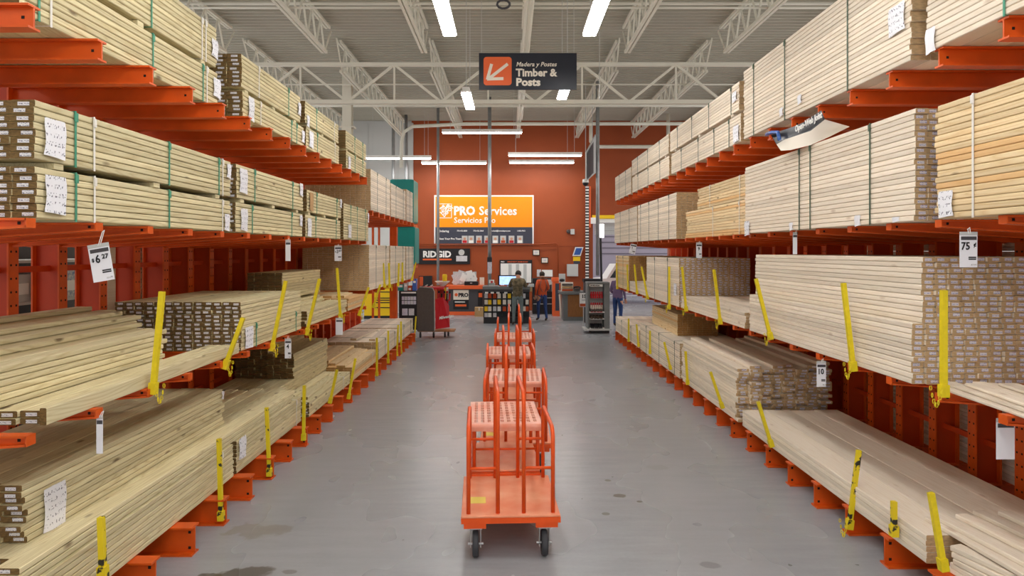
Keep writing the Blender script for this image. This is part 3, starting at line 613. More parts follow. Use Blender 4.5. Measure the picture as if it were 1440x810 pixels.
# short strips lying askew
names = []
rr = random.Random(3)
for k in range(15):
    row = k // 5; c = k % 5
    L = 1.5+rr.uniform(-.2, .25); x = 3.02+.2*c+rr.uniform(-.02,.02); yaw = -.05-.03*row
    o = link('lumber_strip', board_mesh(.085, round(L,1), .02, 'white', False)); o.location = (x-.1+.03*row, 3.95-.12*row, 1.412+.011+.0225*row); o.rotation_euler = (0, 0, yaw)
    tag(o, 'pale strip, %s from aisle in the %s layer of the right shelf\'s loose heap' % (ORD[c], ('bottom','middle','top')[row]), 'strip', 'loose strips on the right middle shelf')
rr = random.Random(5)
for k in range(20):
    row = k // 4; c = k % 4
    o = link('lumber_strip', board_mesh(.095, 1.3, .036, 'white', False)); yw = .10+.05*row; o.location = (3.02+.17*c+.03*row, 3.93-.01*row-.012*c-rr.uniform(0,.07), .224+.019+.0375*row); o.rotation_euler = (0, 0, yw)
    tag(o, 'white offcut, %s from aisle in the %s layer of the near right floor heap' % (ORD[c], ('bottom','second','third','fourth','top')[row]), 'offcut', 'white offcuts at the near right floor')

rr = random.Random(12)
for k in range(9):
    row = k // 5; c = k % 5
    o = link('lumber_strip', board_mesh(.095, 1.15, .03, 'white', False)); o.location = (3.05+.17*c+.06*row, 4.30+rr.uniform(-.05,.08), .4195+.0155+.031*row); o.rotation_euler = (0, 0, .06+.05*row)
    tag(o, 'white offcut lying across near wide planks, %s from aisle, %s layer' % (ORD[c], ('lower','upper')[row]), 'offcut', 'white offcuts at the near right floor')
# ------------------------------------------------------------------ stakes
def link_chain(mb, p0, n, sag):
    p = Vector(p0)
    for i in range(n):
        a = i/max(1, n-1)*math.pi; c = p+Vector((0, .05*math.sin(a)*1.2, -.028*i if i < n/2 else -.028*(n-1-i)))
        if sag: c = p+Vector((.0, .016*i, -math.sin(a)*.10))
        ph = 0 if i % 2 else math.pi/2
        pts = [c+Vector((.008*math.cos(q)*math.cos(ph), .008*math.cos(q)*math.sin(ph)+0, .016*math.sin(q))) for q in (0, 1.05, 2.1, 3.14, 4.19, 5.24)]
        mb.tube(pts, .0032, 4, closed=True)
def stake(pb, pt, s, label, group, worn=False, chain=True, X=None):
    X = X or (2.47 if s < 0 else 2.79)
    Y = X*960/abs(716.5-pb[0]); b_ = px(pb[0], pb[1], Y); t_ = px(pt[0], pt[1], Y)
    t_.x = b_.x + max(-.16, min(.16, t_.x-b_.x))
    t = thing('retaining_stake', label, 'stake', b_, group)
    MB().bar(b_, t_, .034, .034).build('tube', M['yellowworn' if worn else 'yellow'], t)
    d = (t_-b_).normalized()
    so = MB(); so.bar(b_-d*.01, b_+d*.07, .05, .05); so.build('socket', M['yellow'] if not worn else M['yellowworn'], t)
    if chain:
        c = MB(); link_chain(c, b_+Vector((-s*.045, -.05, .035)), 8, True); c.build('chain', M['yellow'], t)
    return t
gL = 'yellow stakes on the left middle shelf'
for i, (pb, pt) in enumerate((((215,552),(228,410)), ((316,517),(343,447)), ((382,492),(402,395)), ((431,470),(459,392)), ((479,447),(474,377)), ((505,443),(520,404)), ((525,432),(535,400)))):
    stake(pb, pt, -1, 'yellow stake on the left middle shelf, %s from the camera' % ORD[i], gL)
for i, (pb, pt) in enumerate((((541,404),(539,370)), ((548,404),(547,370)), ((560,402),(561,370)), ((566,396),(566,369)), ((579,394),(585,369)))):
    stake(pb, pt, -1, 'yellow stake before the far left whitewood stacks, %s from the camera' % ORD[i], 'yellow stakes at the far left whitewood', chain=i < 2)
for i, (pb, pt, w_) in enumerate((((145,812),(142,727),1), ((311,730),(308,617),1), ((379,668),(375,573),1), ((427,618),(428,542),0), ((464,566),(474,520),0), ((490,560),(500,504),0), ((530,528),(530,475),0), ((546,510),(546,465),0), ((558,500),(560,457),0), ((564,497),(564,452),0), ((583,474),(585,445),0))):
    stake(pb, pt, -1, '%s stake at the left floor beams, %s from the camera' % ('chipped yellow and black' if w_ else 'plain yellow', ORD[i]), 'stakes at the left floor beams', bool(w_), False)
for i, (pb, pt) in enumerate((((1327,556),(1327,408)), ((1200,520),(1186,398)), ((1084,476),(1059,392)), ((1013,455),(1004,379)), ((965,437),(959,375)), ((941,434),(941,375)), ((911,420),(902,375)), ((896,413),(892,372)), ((883,408),(882,372)), ((868,406),(867,370)))):
    stake(pb, pt, 1, 'yellow stake on the right middle shelf, %s from the camera' % ORD[i], 'yellow stakes on the right middle shelf', chain=i < 7)
for i, (pb, pt, w_) in enumerate((((1327,800),(1309,693),0), ((1257,752),(1257,705),1), ((1194,742),(1208,633),1), ((1085,627),(1066,565),0), ((1016,573),(999,523),0), ((967,540),(964,494),0), ((943,519),(934,481),0), ((914,497),(914,465),0), ((898,487),(895,456),0), ((884,480),(884,448),0))):
    stake(pb, pt, 1, '%s stake at the right floor beams, %s from the camera' % ('chipped black and yellow' if w_ else 'plain yellow', ORD[i]), 'stakes at the right floor beams', bool(w_), w_ == 1 and i == 2)

# ------------------------------------------------------------------ price cards
def card(cx, cy, w_, h_, Y, label, big=None, sup='', pre='', hook=None, tilt=0, side_view=False, face=None):
    c = px(cx, cy, Y); W, H = w_*Y/960, h_*Y/960
    t = thing('price_card', label, 'price card', c)
    rt = Vector((math.cos(tilt), 0, math.sin(tilt))); u = Vector((-math.sin(tilt), 0, math.cos(tilt)))
    if side_view: rt = Vector((math.cos(1.1), math.sin(1.1), 0)); u = Vector((0,0,1)); W = max(W/math.cos(1.1), H*.5)
    def q(mb, x0, x1, z0, z1, d=0):
        n = Vector((rt.y*u.z-rt.z*u.y, rt.z*u.x-rt.x*u.z, rt.x*u.y-rt.y*u.x))
        P = [c+rt*a+u*b+n*(d) for a, b in ((x0,z0),(x1,z0),(x1,z1),(x0,z1))]
        mb.poly(P, -n*.002); return mb
    q(MB(), -W/2, W/2, -H/2, H/2).build('card', M['paper2'], t)
    q(MB(), -W/2, W/2, H*.40, H*.5, .0015).build('clip_strip', M['lgrey'], t)
    q(MB(), -W*.42, W*.45, H*.27, H*.37, .0015).build('header_bar', M['darkgrey'], t)
    n = rt.cross(u)
    if big:
        text(big, H*.30, M['dark'], t, c-rt*W*(.22 if len(big) == 1 else .44)+u*H*.0+n*.004, rt, u, bold=H*.006, depth=.001, wid=.85)
        if sup: text(sup, H*.17, M['dark'], t, c+rt*W*(.10 if len(big) == 1 else .26)+u*H*.09+n*.004, rt, u, bold=H*.004, depth=.001)
        if pre: text(pre, H*.13, M['dark'], t, c-rt*W*.40+u*H*.04+n*.004, rt, u, bold=H*.003, depth=.001)
        for k in range(2): q(MB(), W*.0, W*.42, -H*(.22+.05*k)-.004, -H*(.22+.05*k)+.004, .0015).build('small_print', M['dark'], t)
        q(MB(), W*.15, W*.45, -H*.45, -H*.40, .0015).build('barcode', M['stick'], t)
    if hook:
        hk = px(hook[0], hook[1], Y)
        MB().tube([c+u*H*.45, hk, hk+Vector((.012,0,.01)), c+u*H*.45+rt*.012], .0025, 5).build('tie', M['wht'], t)
    return t
YL = 4.05; card(142, 369, 30, 53, YL, 'white price card tied to a left second-shelf arm, reading six dollars', '6', '27', '$', (144,326), .17)
card(405, 352, 7, 30, 7.5, 'blank white price card seen edge-on under the left second shelf', hook=(405,336))
card(475.5, 356, 10, 22, 9.8, 'small price card below the far part of the left second shelf', '3', '87', '$', hook=(475,344))
card(140, 611, 9, 54, 4.12, 'narrow white card hanging from the left middle-shelf arm near the camera', hook=(143,580))
card(405, 490, 9, 28, 7.45, 'small white price card under the left middle shelf', '4', '', '', hook=(404,474))
card(477, 459, 10, 24, 9.7, 'grey-backed card hanging under the left middle shelf near its far end', hook=(477,446))
card(1362, 351, 25, 50, 4.2, 'price card reading seventy-five cents under the right second shelf', '75', '¢', '', (1361,322), 0)
card(1118, 342, 6, 31, 6.8, 'narrow white card seen edge-on under the right second shelf', hook=(1119,325))
card(983, 352, 8, 22, 10.3, 'small price card under the right second shelf above tagged studs', '9', '', '', hook=(983,340))
card(890, 350, 9, 14, 15.5, 'small tilted price card at the far right second shelf', '1', '', '', hook=(890,343), tilt=-.2)
card(1155, 526, 13, 36, 6.15, 'small price card reading ten hanging under the right middle shelf', '10', '', '', hook=(1156,506))
card(1414, 617, 26, 58, 4.1, 'blank white card hanging at the right edge under the right middle shelf', hook=(1416,586))

# ------------------------------------------------------------------ platform carts
def make_cart(shelf=True):
    t = thing('platform_cart', '', 'cart', (0,0,0))
    fr = MB(); fr.mm(-.38,.38,0,.92,.275,.318); fr.build('deck_frame', M['cart'], t)
    d = MB(); d.rbox((0,.46,.327),(.755,.925,.018),.004); d.build('deck', M['cartdeck'], t)
    MB().mm(-.33,-.19,.26,.40,.3362,.3372).build('yellow_sticker', M['sticker'], t)
    lp = MB(); lp.mm(-.36,-.19,.01,.06,.235,.275); lp.mm(.19,.36,.01,.06,.235,.275); lp.build('bracket', M['cart'], t)
    for x in (-.325, -.10, .10, .325):
        zt = 1.25 if abs(x) < .2 else .98
        y0, y1, r = .05, .87, .10
        pts = [(x,y0,.336),(x,y0,zt-r)]+[(x, y0+r-r*math.cos(a), zt-r+r*math.sin(a)) for a in (.4,.8,1.2,1.57)]+[(x, y1-r+r*math.sin(a), zt-r+r*math.cos(a)) for a in (0,.4,.8,1.2,1.57)]+[(x,y1,.336)]
        MB().tube(pts, .0165, 10).build('hoop', M['cart'], t, True)
    for s in (-1, 1):
        for y in (.05, .87):
            MB().tube([(s*.325,y,.68),(s*.10,y,.68)], .0125, 8).build('crossbar', M['cart'], t, True)
    if shelf:
        y0, y1 = .97, 1.88
        fr = MB(); fr.mm(-.31,.31,.92,y1,.29,.35); fr.build('rear_frame', M['cart'], t)
        b = MB(); b.rbox((0,(y0+y1)/2,.362),(.62,y1-y0-.02,.02),.004); b.build('lower_shelf', M['cartdeck'], t)
        sh = MB()
        # perforated top: strips around the slots, real holes
        X0, X1 = -.33, .33; nx, ny = 10, 8; z1 = .79; th = .004
        xs = [X0+.03+(X1-X0-.06)*i/(nx) for i in range(nx+1)]; ysl = [y0+.05+(y1-y0-.08)*j/ny for j in range(ny+1)]
        sh.mm(X0, xs[0], y0, y1, z1-th, z1); sh.mm(xs[-1], X1, y0, y1, z1-th, z1); sh.mm(xs[0], xs[-1], y0, ysl[0], z1-th, z1); sh.mm(xs[0], xs[-1], ysl[-1], y1, z1-th, z1)
        for i in range(nx):
            for j in range(ny):
                a, b_ = xs[i], xs[i+1]; c, e = ysl[j], ysl[j+1]; w1 = (b_-a)*.24; q = (e-c)*.16
                sh.mm(a, a+w1, c, e, z1-th, z1); sh.mm(b_-w1, b_, c, e, z1-th, z1); sh.mm(a+w1, b_-w1, c, c+q, z1-th, z1); sh.mm(a+w1, b_-w1, e-q, e, z1-th, z1)
                m_ = (a+b_)/2; cy = (c+e)/2; sh.mm(m_-.010, m_+.010, cy-(e-c)*.10, cy+(e-c)*.10, z1-th, z1); sh.mm(a+w1, b_-w1, cy-.006, cy+.006, z1-th, z1)
        n = 6; pts = [(y0-.03*math.sin(k/n*1.57), z1-.03*(1-math.cos(k/n*1.57))) for k in range(n+1)]+[(y0-.03, z1-.06)]
        vs = [(x, a, z) for a, z in pts for x in (X0, X1)]
        sh.add(vs, [(2*k, 2*k+1, 2*k+3, 2*k+2) for k in range(len(pts)-1)])
        for s in (-1, 1): sh.mm(s*.33, s*.326, y0, y1, z1-.05, z1)
        sh.build('perforated_shelf', M['cartperf'], t)
        for s in (-1, 1):
            for y in (y0+.04, y1-.05): MB().tube([(s*.29, y, .35), (s*.29, y, z1-.005)], .018, 8).build('leg', M['cart'], t, True)
        MB().tube([(-.29,y0+.04,.55),(.29,y0+.04,.55)], .011, 8).build('crossbar', M['cart'], t, True)
    for x, y in ((-.27,.07), (.26,.07), (-.27,.80 if not shelf else 1.76), (.26,.80 if not shelf else 1.76)):
        c = MB(); z = .098
        c.lathe((x, y, z), [(.03,-.022),(.09,-.024),(.098,-.014),(.098,.014),(.09,.024),(.03,.022)], 18, 0, 'X'); w0 = c.build('caster', M['rubber'], t, True)
        f = MB(); f.mm(x-.042, x-.036, y-.03, y+.03, z-.02, .235); f.mm(x+.036, x+.042, y-.03, y+.03, z-.02, .235); f.mm(x-.05, x+.05, y-.05, y+.05, .225, .2755 if y > .2 else .236); f.tube([(x-.06,y,z),(x+.06,y,z)], .011, 8); f.build('fork', M['steel'], w0)
    return t
c0 = make_cart()
spots = [(.012, 5.2, .045), (.06, 7.18, -.01), (.02, 9.30, .02), (.085, 11.2, .0)]
WC = ['nearest the camera', 'second from the camera', 'third from the camera', 'fourth from the camera']
for i, (x, y, rz) in enumerate(spots):
    o = c0 if i == 0 else copy_tree(c0); o.location = (x, y, 0); o.rotation_euler = (0,0,rz)
    tag(o, 'orange platform cart with perforated shelf, %s in the row' % WC[i], 'cart', 'row of orange carts in the aisle')
c5 = make_cart(False); c5.location = (.09, 13.3, 0)
tag(c5, 'orange hoop cart at the far end of the cart row, only hoops showing', 'cart', 'row of orange carts in the aisle')

# ------------------------------------------------------------------ hanging aisle sign
Y = 11.2; a = px(673.5, 126, Y); b_ = px(811, 74.5, Y)
t = thing('aisle_sign', 'black hanging aisle sign with white arrow on orange square', 'sign', ((a.x+b_.x)/2, Y, a.z))
MB().mm(a.x, b_.x, Y, Y+.03, a.z, b_.z).build('panel', M['signblack'], t)
p0, p1 = px(680, 120, Y), px(719.5, 80, Y)
def rrect(x0, x1, z0, z1, r, y, n=5):
    pts = []
    for cx, cz, s in ((x1-r,z0+r,-90),(x1-r,z1-r,0),(x0+r,z1-r,90),(x0+r,z0+r,180)):
        for k in range(n+1):
            q = math.radians(s+90*k/n); pts.append((cx+r*math.cos(q), y, cz+r*math.sin(q)))
    return pts
MB().poly(rrect(p0.x, p1.x, p0.z, p1.z, .05, Y-.002), (0,.004,0)).build('orange_square', M['signorange'], t)
def flatbar(mb, A, B, w_, y, d=.003):
    A, B = Vector((A.x, y, A.z)), Vector((B.x, y, B.z)); q = (B-A).normalized(); n = Vector((-q.z, 0, q.x))*w_/2
    mb.poly([A-n, B-n, B+n, A+n], (0, d, 0))
ar = MB(); wd = 4.2*Y/960
flatbar(ar, px(687,111,Y), px(714,90,Y), wd, Y-.0055); flatbar(ar, px(685.3,112,Y), px(691.3,90,Y), wd, Y-.0057); flatbar(ar, px(685,111.3,Y), px(708,110.6,Y), wd, Y-.0059)
ar.build('arrow', M['cream'], t)
text('Madera y Postes', .10, M['cream'], t, px(725.5, 93.2, Y-.002), shear=.25, bold=.0015)
text('Timber &', .172, M['cream'], t, px(725.5, 107, Y-.002), bold=.006)
text('Posts', .172, M['cream'], t, px(725.5, 120.3, Y-.002), bold=.007, wid=1.08)
for xx in (677, 807):
    q = px(xx, 74, Y); MB().tube([q, (q.x, Y, 7.4)], .004, 5).build('hanger_wire', M['lgrey'], t)
q = px(843, 75, 12.0)
t = thing('cable_hook', 'thin hanging cable rod near the right of the aisle sign', 'cable', (q.x, 12.0, 5.0)); 
MB().tube([(q.x,12,5.0),(q.x,12,7.4)], .005, 5).build('rod', M['lgrey'], t)
pipe('cable_coil', 'dark loop of cable coiled under the ceiling deck', [px(708+9*math.cos(k*.6), 6+6*math.sin(k*.6), 11.5) for k in range(14)], .02, M['darkgrey'], 'cable')
# ------------------------------------------------------------------ back wall signs
Y = 26.93
def rect(mb, x0, y0, x1, y1, Yy, d=.01, m=0):
    a, b = px(x0, y1, Yy), px(x1, y0, Yy); mb.mm(a.x, b.x, Yy, Yy+d, a.z, b.z, m); return mb
def quadpart(name, x0, y0, x1, y1, Yy, m, t, d=.006): return rect(MB(), x0, y0, x1, y1, Yy, d).build(name, m, t)
t = thing('services_sign', 'large orange wall sign with white services lettering and dark lower band', 'sign', px(680, 345, Y))
quadpart('frame', 610.5, 274.5, 750.5, 344.5, Y, M['wht'], t, .06)
quadpart('orange_panel', 612.3, 276.5, 748.7, 319.5, Y-.006, M['proorange'], t)
quadpart('dark_band', 612.3, 319.5, 748.7, 343, Y-.006, M['slate'], t)
text('PRO', .47, M['wht'], t, px(638.0, 302, Y-.01), bold=.02, wid=.93)
text('Services', .47, M['wht'], t, px(673.5, 302, Y-.01), bold=.010, wid=.97)
text('Servicios Pro', .31, M['wht'], t, px(638.2, 313.3, Y-.01), bold=.004)
lg = MB()
for (x0, y0, x1, y1) in ((617,286.3,635.3,287.1), (617,306,635.3,306.8), (617,286.3,617.8,306.8), (634.5,286.3,635.3,306.8)): rect(lg, x0, y0, x1, y1, Y-.012, .004)
lg.build('emblem_border', M['wht'], t)
e = .7071
for s_, (lx, ly), sz in (('THE', (620,295.5), .12), ('HOME', (621.2,301.6), .17), ('DEPOT', (624.6,305.4), .17)):
    text(s_, sz, M['wht'], t, px(lx, ly, Y-.011), (e,0,e), (-e,0,e), bold=.008, name='emblem_lettering')
text('Ordering', .11, M['wht'], t, px(616.5, 326.3, Y-.011), bold=.003)
for x, s_ in ((642.5,'770-432-3800'), (665.5,'770-432-3864'), (689.5,'prodesk@homedepot.com'), (727,'1-800-PRO')): text(s_, .072, M['wht'], t, px(x, 325.5, Y-.011), bold=.002)
text('Meet Your Pro Team', .105, M['wht'], t, px(616.5, 337, Y-.011), bold=.003)
for i, x in enumerate((649.5, 658.5, 669.5, 681, 692.5, 703.5, 715.3, 727.2)):
    f = quadpart('portrait_photo', x, 331.5, x+8, 342, Y-.009, M['lgrey'], t)
    c = px(x+4, 335.8, Y-.013); MB().lathe(c, [(.01,-.01),(.055,-.008),(.055,.004),(.01,.006)], 10, 0, 'Y').build('face', M['skin'], f)
    rect(MB(), x+1, 338, x+7, 341.6, Y-.013, .003).build('shirt', (M['red'], M['wht'], M['vest'])[i % 3], f)
t = thing('tool_banner', 'black wall banner with white capital lettering over an orange line', 'sign', px(624, 372, Y))
quadpart('panel', 588.5, 349.5, 661, 371.5, Y, M['dark'], t, .03)
text('RIDGID', .335, M['wht'], t, px(594.5, 361.5, Y-.004), bold=.014, wid=1.0)
quadpart('underline', 594.5, 363.8, 635, 366, Y-.005, M['signorange'], t)
quadpart('small_print', 641.5, 359.8, 657, 367.5, Y-.005, M['stick'], t)
MB().lathe(px(649, 355, Y-.004), [(.01,-.004),(.12,-.004),(.12,.003),(.01,.003)], 12, 0, 'Y').build('crest', M['lgrey'], t)
t = thing('order_board', 'white wall board with black header above the centre counter', 'board', px(725, 399, Y))
quadpart('backing', 702.5, 365.5, 748.5, 398.5, Y, M['dark'], t, .03)
quadpart('white_sheet', 704, 370.5, 747, 397.5, Y-.005, M['wht'], t)
for k in range(3): quadpart('grey_column', 715+10.5*k, 371.5, 719.5+10.5*k, 396, Y-.008, M['lgrey'], t)
text('PRO', .07, M['wht'], t, px(704.5, 369, Y-.004), bold=.003); text('DEPARTMENT ORDER BOARD', .06, M['signorange'], t, px(713.5, 369, Y-.004), bold=.002)
for i, (x, y, lb) in enumerate(((749,351,'upper framed certificate on the orange wall'), (761,362,'lower framed certificate on the orange wall'))):
    t = thing('framed_certificate', lb, 'picture', px(x+5, y+8, Y)); quadpart('frame', x, y, x+10, y+8.3, Y, M['dark'], t, .03); quadpart('sheet', x+1, y+1, x+9, y+7.3, Y-.005, M['cream'], t); quadpart('print', x+2.5, y+2.5, x+7.5, y+5.8, Y-.008, M['stick'], t)
t = thing('wall_paper_sheet', 'white paper sheets pinned on the orange wall right of the order board', 'paper', px(766, 389, Y)); quadpart('sheet', 755, 379, 761, 389, Y, M['stick'], t); quadpart('sheet', 762, 379.5, 777, 389, Y, M['wht'], t)
t = thing('alarm_box', 'small white alarm box with round bell high on the orange wall', 'alarm', px(805, 330, Y)); quadpart('case', 802.5, 322, 808, 329.5, Y-.06, M['lgrey'], t, .1); MB().lathe(px(799.5, 325.5, Y-.04), [(.05,-.03),(.08,0),(.08,.06)], 12, 0, 'Y').build('bell', M['brown'], t, True)
t = thing('blue_display_panel', 'slanted blue display panel with yellow notice on the orange wall', 'sign', px(811, 372, Y-.1))
MB().poly([px(805,360,Y-.12), px(816.5,360,Y-.12), px(820.5,347.5,Y-.2), px(809,347.5,Y-.2)], (0,.05,0)).build('frame', M['wht'], t)
MB().poly([px(807,358.5,Y-.14), px(815.5,358.5,Y-.14), px(818.7,349,Y-.21), px(810.3,349,Y-.21)], (0,.02,0)).build('panel', M['blue'], t)
quadpart('yellow_notice', 806, 361, 816, 367, Y-.05, M['brightyellow'], t, .03); quadpart('lower_notice', 806.5, 367, 815.5, 371, Y-.05, M['slate'], t, .03); quadpart('bracket', 809, 347, 812, 372, Y-.02, M['dark'], t, .02)
t = thing('electric_box', 'grey electrical box on the orange wall beside the blue panel', 'box', px(805, 389, Y)); quadpart('case', 797.5, 371.5, 813, 388.5, Y-.15, M['lgrey'], t, .18); quadpart('door', 798.5, 372.5, 812, 387.5, Y-.158, M['lgrey'], t, .01)
pipe('wall_conduit', 'thin dark conduit running along the orange wall below the large sign', [px(575,343.5,26.9), px(760,343.5,26.9), px(782,342,26.9), px(785,345,26.9), px(785,388,26.9)], .022, M['wallor'])
# dome camera and TV
t = thing('dome_camera', 'white dome camera on a thin drop rod at right', 'camera', px(823, 262, 21)); q = px(823.5, 256, 21)
MB().lathe(q, [(.02,.10),(.09,.08),(.10,0),(.10,-.02)], 14).build('housing', M['wht'], t, True); MB().lathe(q, [(.095,-.02),(.085,-.08),(.04,-.12),(.01,-.13)], 14).build('dome', M['dark'], t, True); MB().tube([q+Vector((0,0,.1)), (q.x,21,7.52)], .012, 6).build('rod', M['lgrey'], t)
t = thing('hanging_screen', 'grey hanging screen seen at an angle beside the right conduit', 'screen', px(832, 255, 20.6))
A = [px(825,214,20.0), px(838,189,20.9), px(838,243,20.9), px(825,255,20.0)]
MB().poly(A, (-.03,.05,0)).build('case', M['lgrey'], t); B = [v+Vector((.006,-.012,0)) for v in (px(826,216,20.0), px(837,194,20.9), px(837,240,20.9), px(826,252,20.0))]; MB().poly(B, (-.004,.006,0)).build('screen', M['darkgrey'], t); MB().tube([px(833,200,20.5), (px(833,200,20.5).x,20.5,7.4)], .012, 6).build('rod', M['lgrey'], t)
# striped cable tray with orange edge
t = thing('cable_ladder', 'black and white banded cable ladder on the orange wall beside the doorway', 'cable tray', px(826, 400, 26.8))
for k in range(34):
    y0 = 262+4.1*k; quadpart('band', 823.5, y0, 828, y0+2.1, 26.75, M['wht'] if k % 2 else M['lgrey'], t, .06)
quadpart('backing', 823.3, 262, 828.3, 402, 26.82, M['dark'], t, .05); quadpart('orange_edge', 828.5, 262, 831, 320, 26.80, M['signorange'], t, .06)
# ------------------------------------------------------------------ doorway with loading bay
hd = MB(); rect(hd, 833, 302.5, 950, 307.5, 26.8, .15); DO = hd.build('door_1', M['brightyellow']); DO['kind'] = 'structure'
quadpart('door_rail', 833, 308, 950, 313, 26.85, M['wht'], DO, .1); quadpart('door_motor', 831, 306, 838, 314.5, 26.7, M['wht'], DO, .1)
for k in range(6): quadpart('door_slat', 836, 313.5+2.8*k, 950, 316+2.8*k, 27.15, M['lgrey'], DO, .03)
struct(MB().mm(3.2, 8, 27.4, 36, -.2, -.01), 'floor_bay', M['floor'])
wl = struct(MB().mm(2.6, 9.5, 36, 36.2, 0, 6), 'wall_bay', mat('bay_wall_paint', lin(176,172,190), .7, var=.1, vscale=.8))
for k in range(7): MB().mm(4.6, 9.4, 35.96, 36.0, 2.2+.3*k, 2.22+.3*k).build('siding_joint', M['slate'], wl)
t = thing('pickup_truck', 'white pickup truck parked outside the doorway behind the display rack', 'truck', (5.0, 31.5, 0))
tb = MB(); prof = [(3.2,.45),(3.2,1.0),(4.35,1.12),(4.75,1.75),(6.4,1.78),(6.8,1.15),(8.4,1.15),(8.4,.5)]
tb.poly([(x, 30.6, z) for x, z in prof], (0, 1.8, 0)); tb.build('body', M['wht'], t)
MB().poly([(4.5,30.59,1.15),(4.85,30.59,1.68),(5.55,30.59,1.68),(5.55,30.59,1.15)], (0,-.01,0)).build('window', M['glass'], t); MB().poly([(5.65,30.59,1.15),(5.65,30.59,1.68),(6.3,30.59,1.68),(6.6,30.59,1.15)], (0,-.01,0)).build('window', M['glass'], t)
MB().rbox((5.1,30.56,.98),(.2,.03,.04),.01).build('door_handle', M['lgrey'], t); MB().mm(5.58,5.61,30.585,30.6,.55,1.7).build('door_seam', M['grey'], t)
for x in (4.1, 7.5):
    w0 = MB().lathe((x,30.62,.36), [(.2,-.12),(.34,-.12),(.36,-.08),(.36,.08),(.2,.1)], 20, 0, 'Y').build('wheel', M['rubber'], t, True); MB().lathe((x,30.49,.36), [(.05,-.02),(.2,-.01),(.2,.02)], 16, 0, 'Y').build('hub', M['steel'], w0, True)
t = thing('lit_notice_box', 'bright white notice box on a black pole at the doorway', 'sign', px(844.5, 440, 21.5)); quadpart('box', 839.5, 315, 849.5, 334, 21.5, M['litsign'], t, .12)
p0, p1 = px(844.5, 334, 21.55), px(846, 402, 21.55); MB().tube([p0, p1, (p1.x, 21.55, 0)], .035, 8).build('pole', M['dark'], t); MB().lathe((p1.x,21.55,.02), [(.2,-.02),(.2,.0),(.04,.02)], 14).build('foot', M['dark'], t)

# ------------------------------------------------------------------ counters
Y = 25.0
t = thing('service_counter', 'grey counter with orange top and kick board under the black banner', 'counter', px(655, 443, Y))
def depthbox(name, x0, y0, x1, y1, Yy, d, m, t): return rect(MB(), x0, y0, x1, y1, Yy, d).build(name, m, t)
zb = lambda Yy: 353+2.35*960/Yy
depthbox('top', 628, 401.5, 680, 406.5, Y-.08, .8, M['signorange'], t); depthbox('body', 630, 406.5, 679, zb(Y)-5, Y, .7, M['darkgrey'], t); depthbox('kick_board', 629, zb(Y)-5, 679.5, zb(Y), Y-.03, .7, M['signorange'], t)
t = thing('counter_poster', 'poster on the grey counter, beige upper half and black lower half', 'poster', px(648, 436, Y-.02)); quadpart('sheet', 637.5, 407.8, 659, 421.5, Y-.012, M['cream'], t); quadpart('lower_sheet', 637.5, 421.5, 659, 435, Y-.012, M['dark'], t)
text('PRO', .19, M['dark'], t, px(644.5, 417.3, Y-.018), bold=.01); MB().lathe(px(641.5, 414.5, Y-.016), [(.01,-.003),(.06,-.003),(.06,.003),(.01,.003)], 12, 0, 'Y').build('red_dot', M['signorange'], t); quadpart('white_line', 639.5, 424, 654, 425.3, Y-.016, M['wht'], t); quadpart('orange_line', 640, 428, 656, 431, Y-.016, M['signorange'], t)
t = thing('counter_poster', 'small black poster at the right end of the grey counter', 'poster', px(675, 431, Y-.02)); quadpart('sheet', 672, 409.5, 678.8, 430, Y-.012, M['dark'], t); quadpart('picture', 673, 412, 678, 418, Y-.016, M['signorange'], t)
t = thing('paper_rack', 'heap of white papers pinned in a rack on the grey counter', 'papers', px(654, 401, Y+.3))
rr = random.Random(11); quadpart('backing', 637, 382, 670, 401.5, Y+.42, M['lgrey'], t, .02)
for k in range(22):
    x = 640+rr.uniform(0, 26); y = 385+rr.uniform(0, 10); c = px(x, y, Y+.36+.002*k); MB().box(c, (.21,.002,.28), 0, 0, 0, rr.uniform(-.5,.5)).build('sheet', M['stick'] if k % 3 else M['wht'], t)
t = thing('black_tray', 'flat black tray below the paper heap on the grey counter', 'tray', px(662, 401.5, Y+.1)); depthbox('body', 653, 396, 672.5, 401.4, Y+.05, .25, M['dark'], t); quadpart('handle', 661, 397.5, 664, 398.7, Y+.04, M['steel'], t)
t = thing('cardboard_box', 'small cardboard box on the floor at the end of the grey counter', 'box', px(674, 444, 24.4)); depthbox('body', 667.5, 432.5, 680, zb(24.4), 24.4, .3, M['cardboard'], t); quadpart('tape', 673, 432.5, 674.5, 437, 24.39, M['cream'], t)
t = thing('yellow_notice_sheet', 'pale yellow notice at the right end of the grey counter top', 'paper', px(677.5, 400, Y+.4)); quadpart('sheet', 674.5, 390, 681, 400.5, Y+.4, M['cream'], t)
t = thing('wall_monitor', 'dark screen with orange notice on the wall beside the tool display', 'screen', px(598, 402, 26.9)); quadpart('panel', 589, 388, 607.5, 402.5, 26.85, M['dark'], t, .08); quadpart('notice', 589.8, 389, 595, 402, 26.83, M['vest'], t)
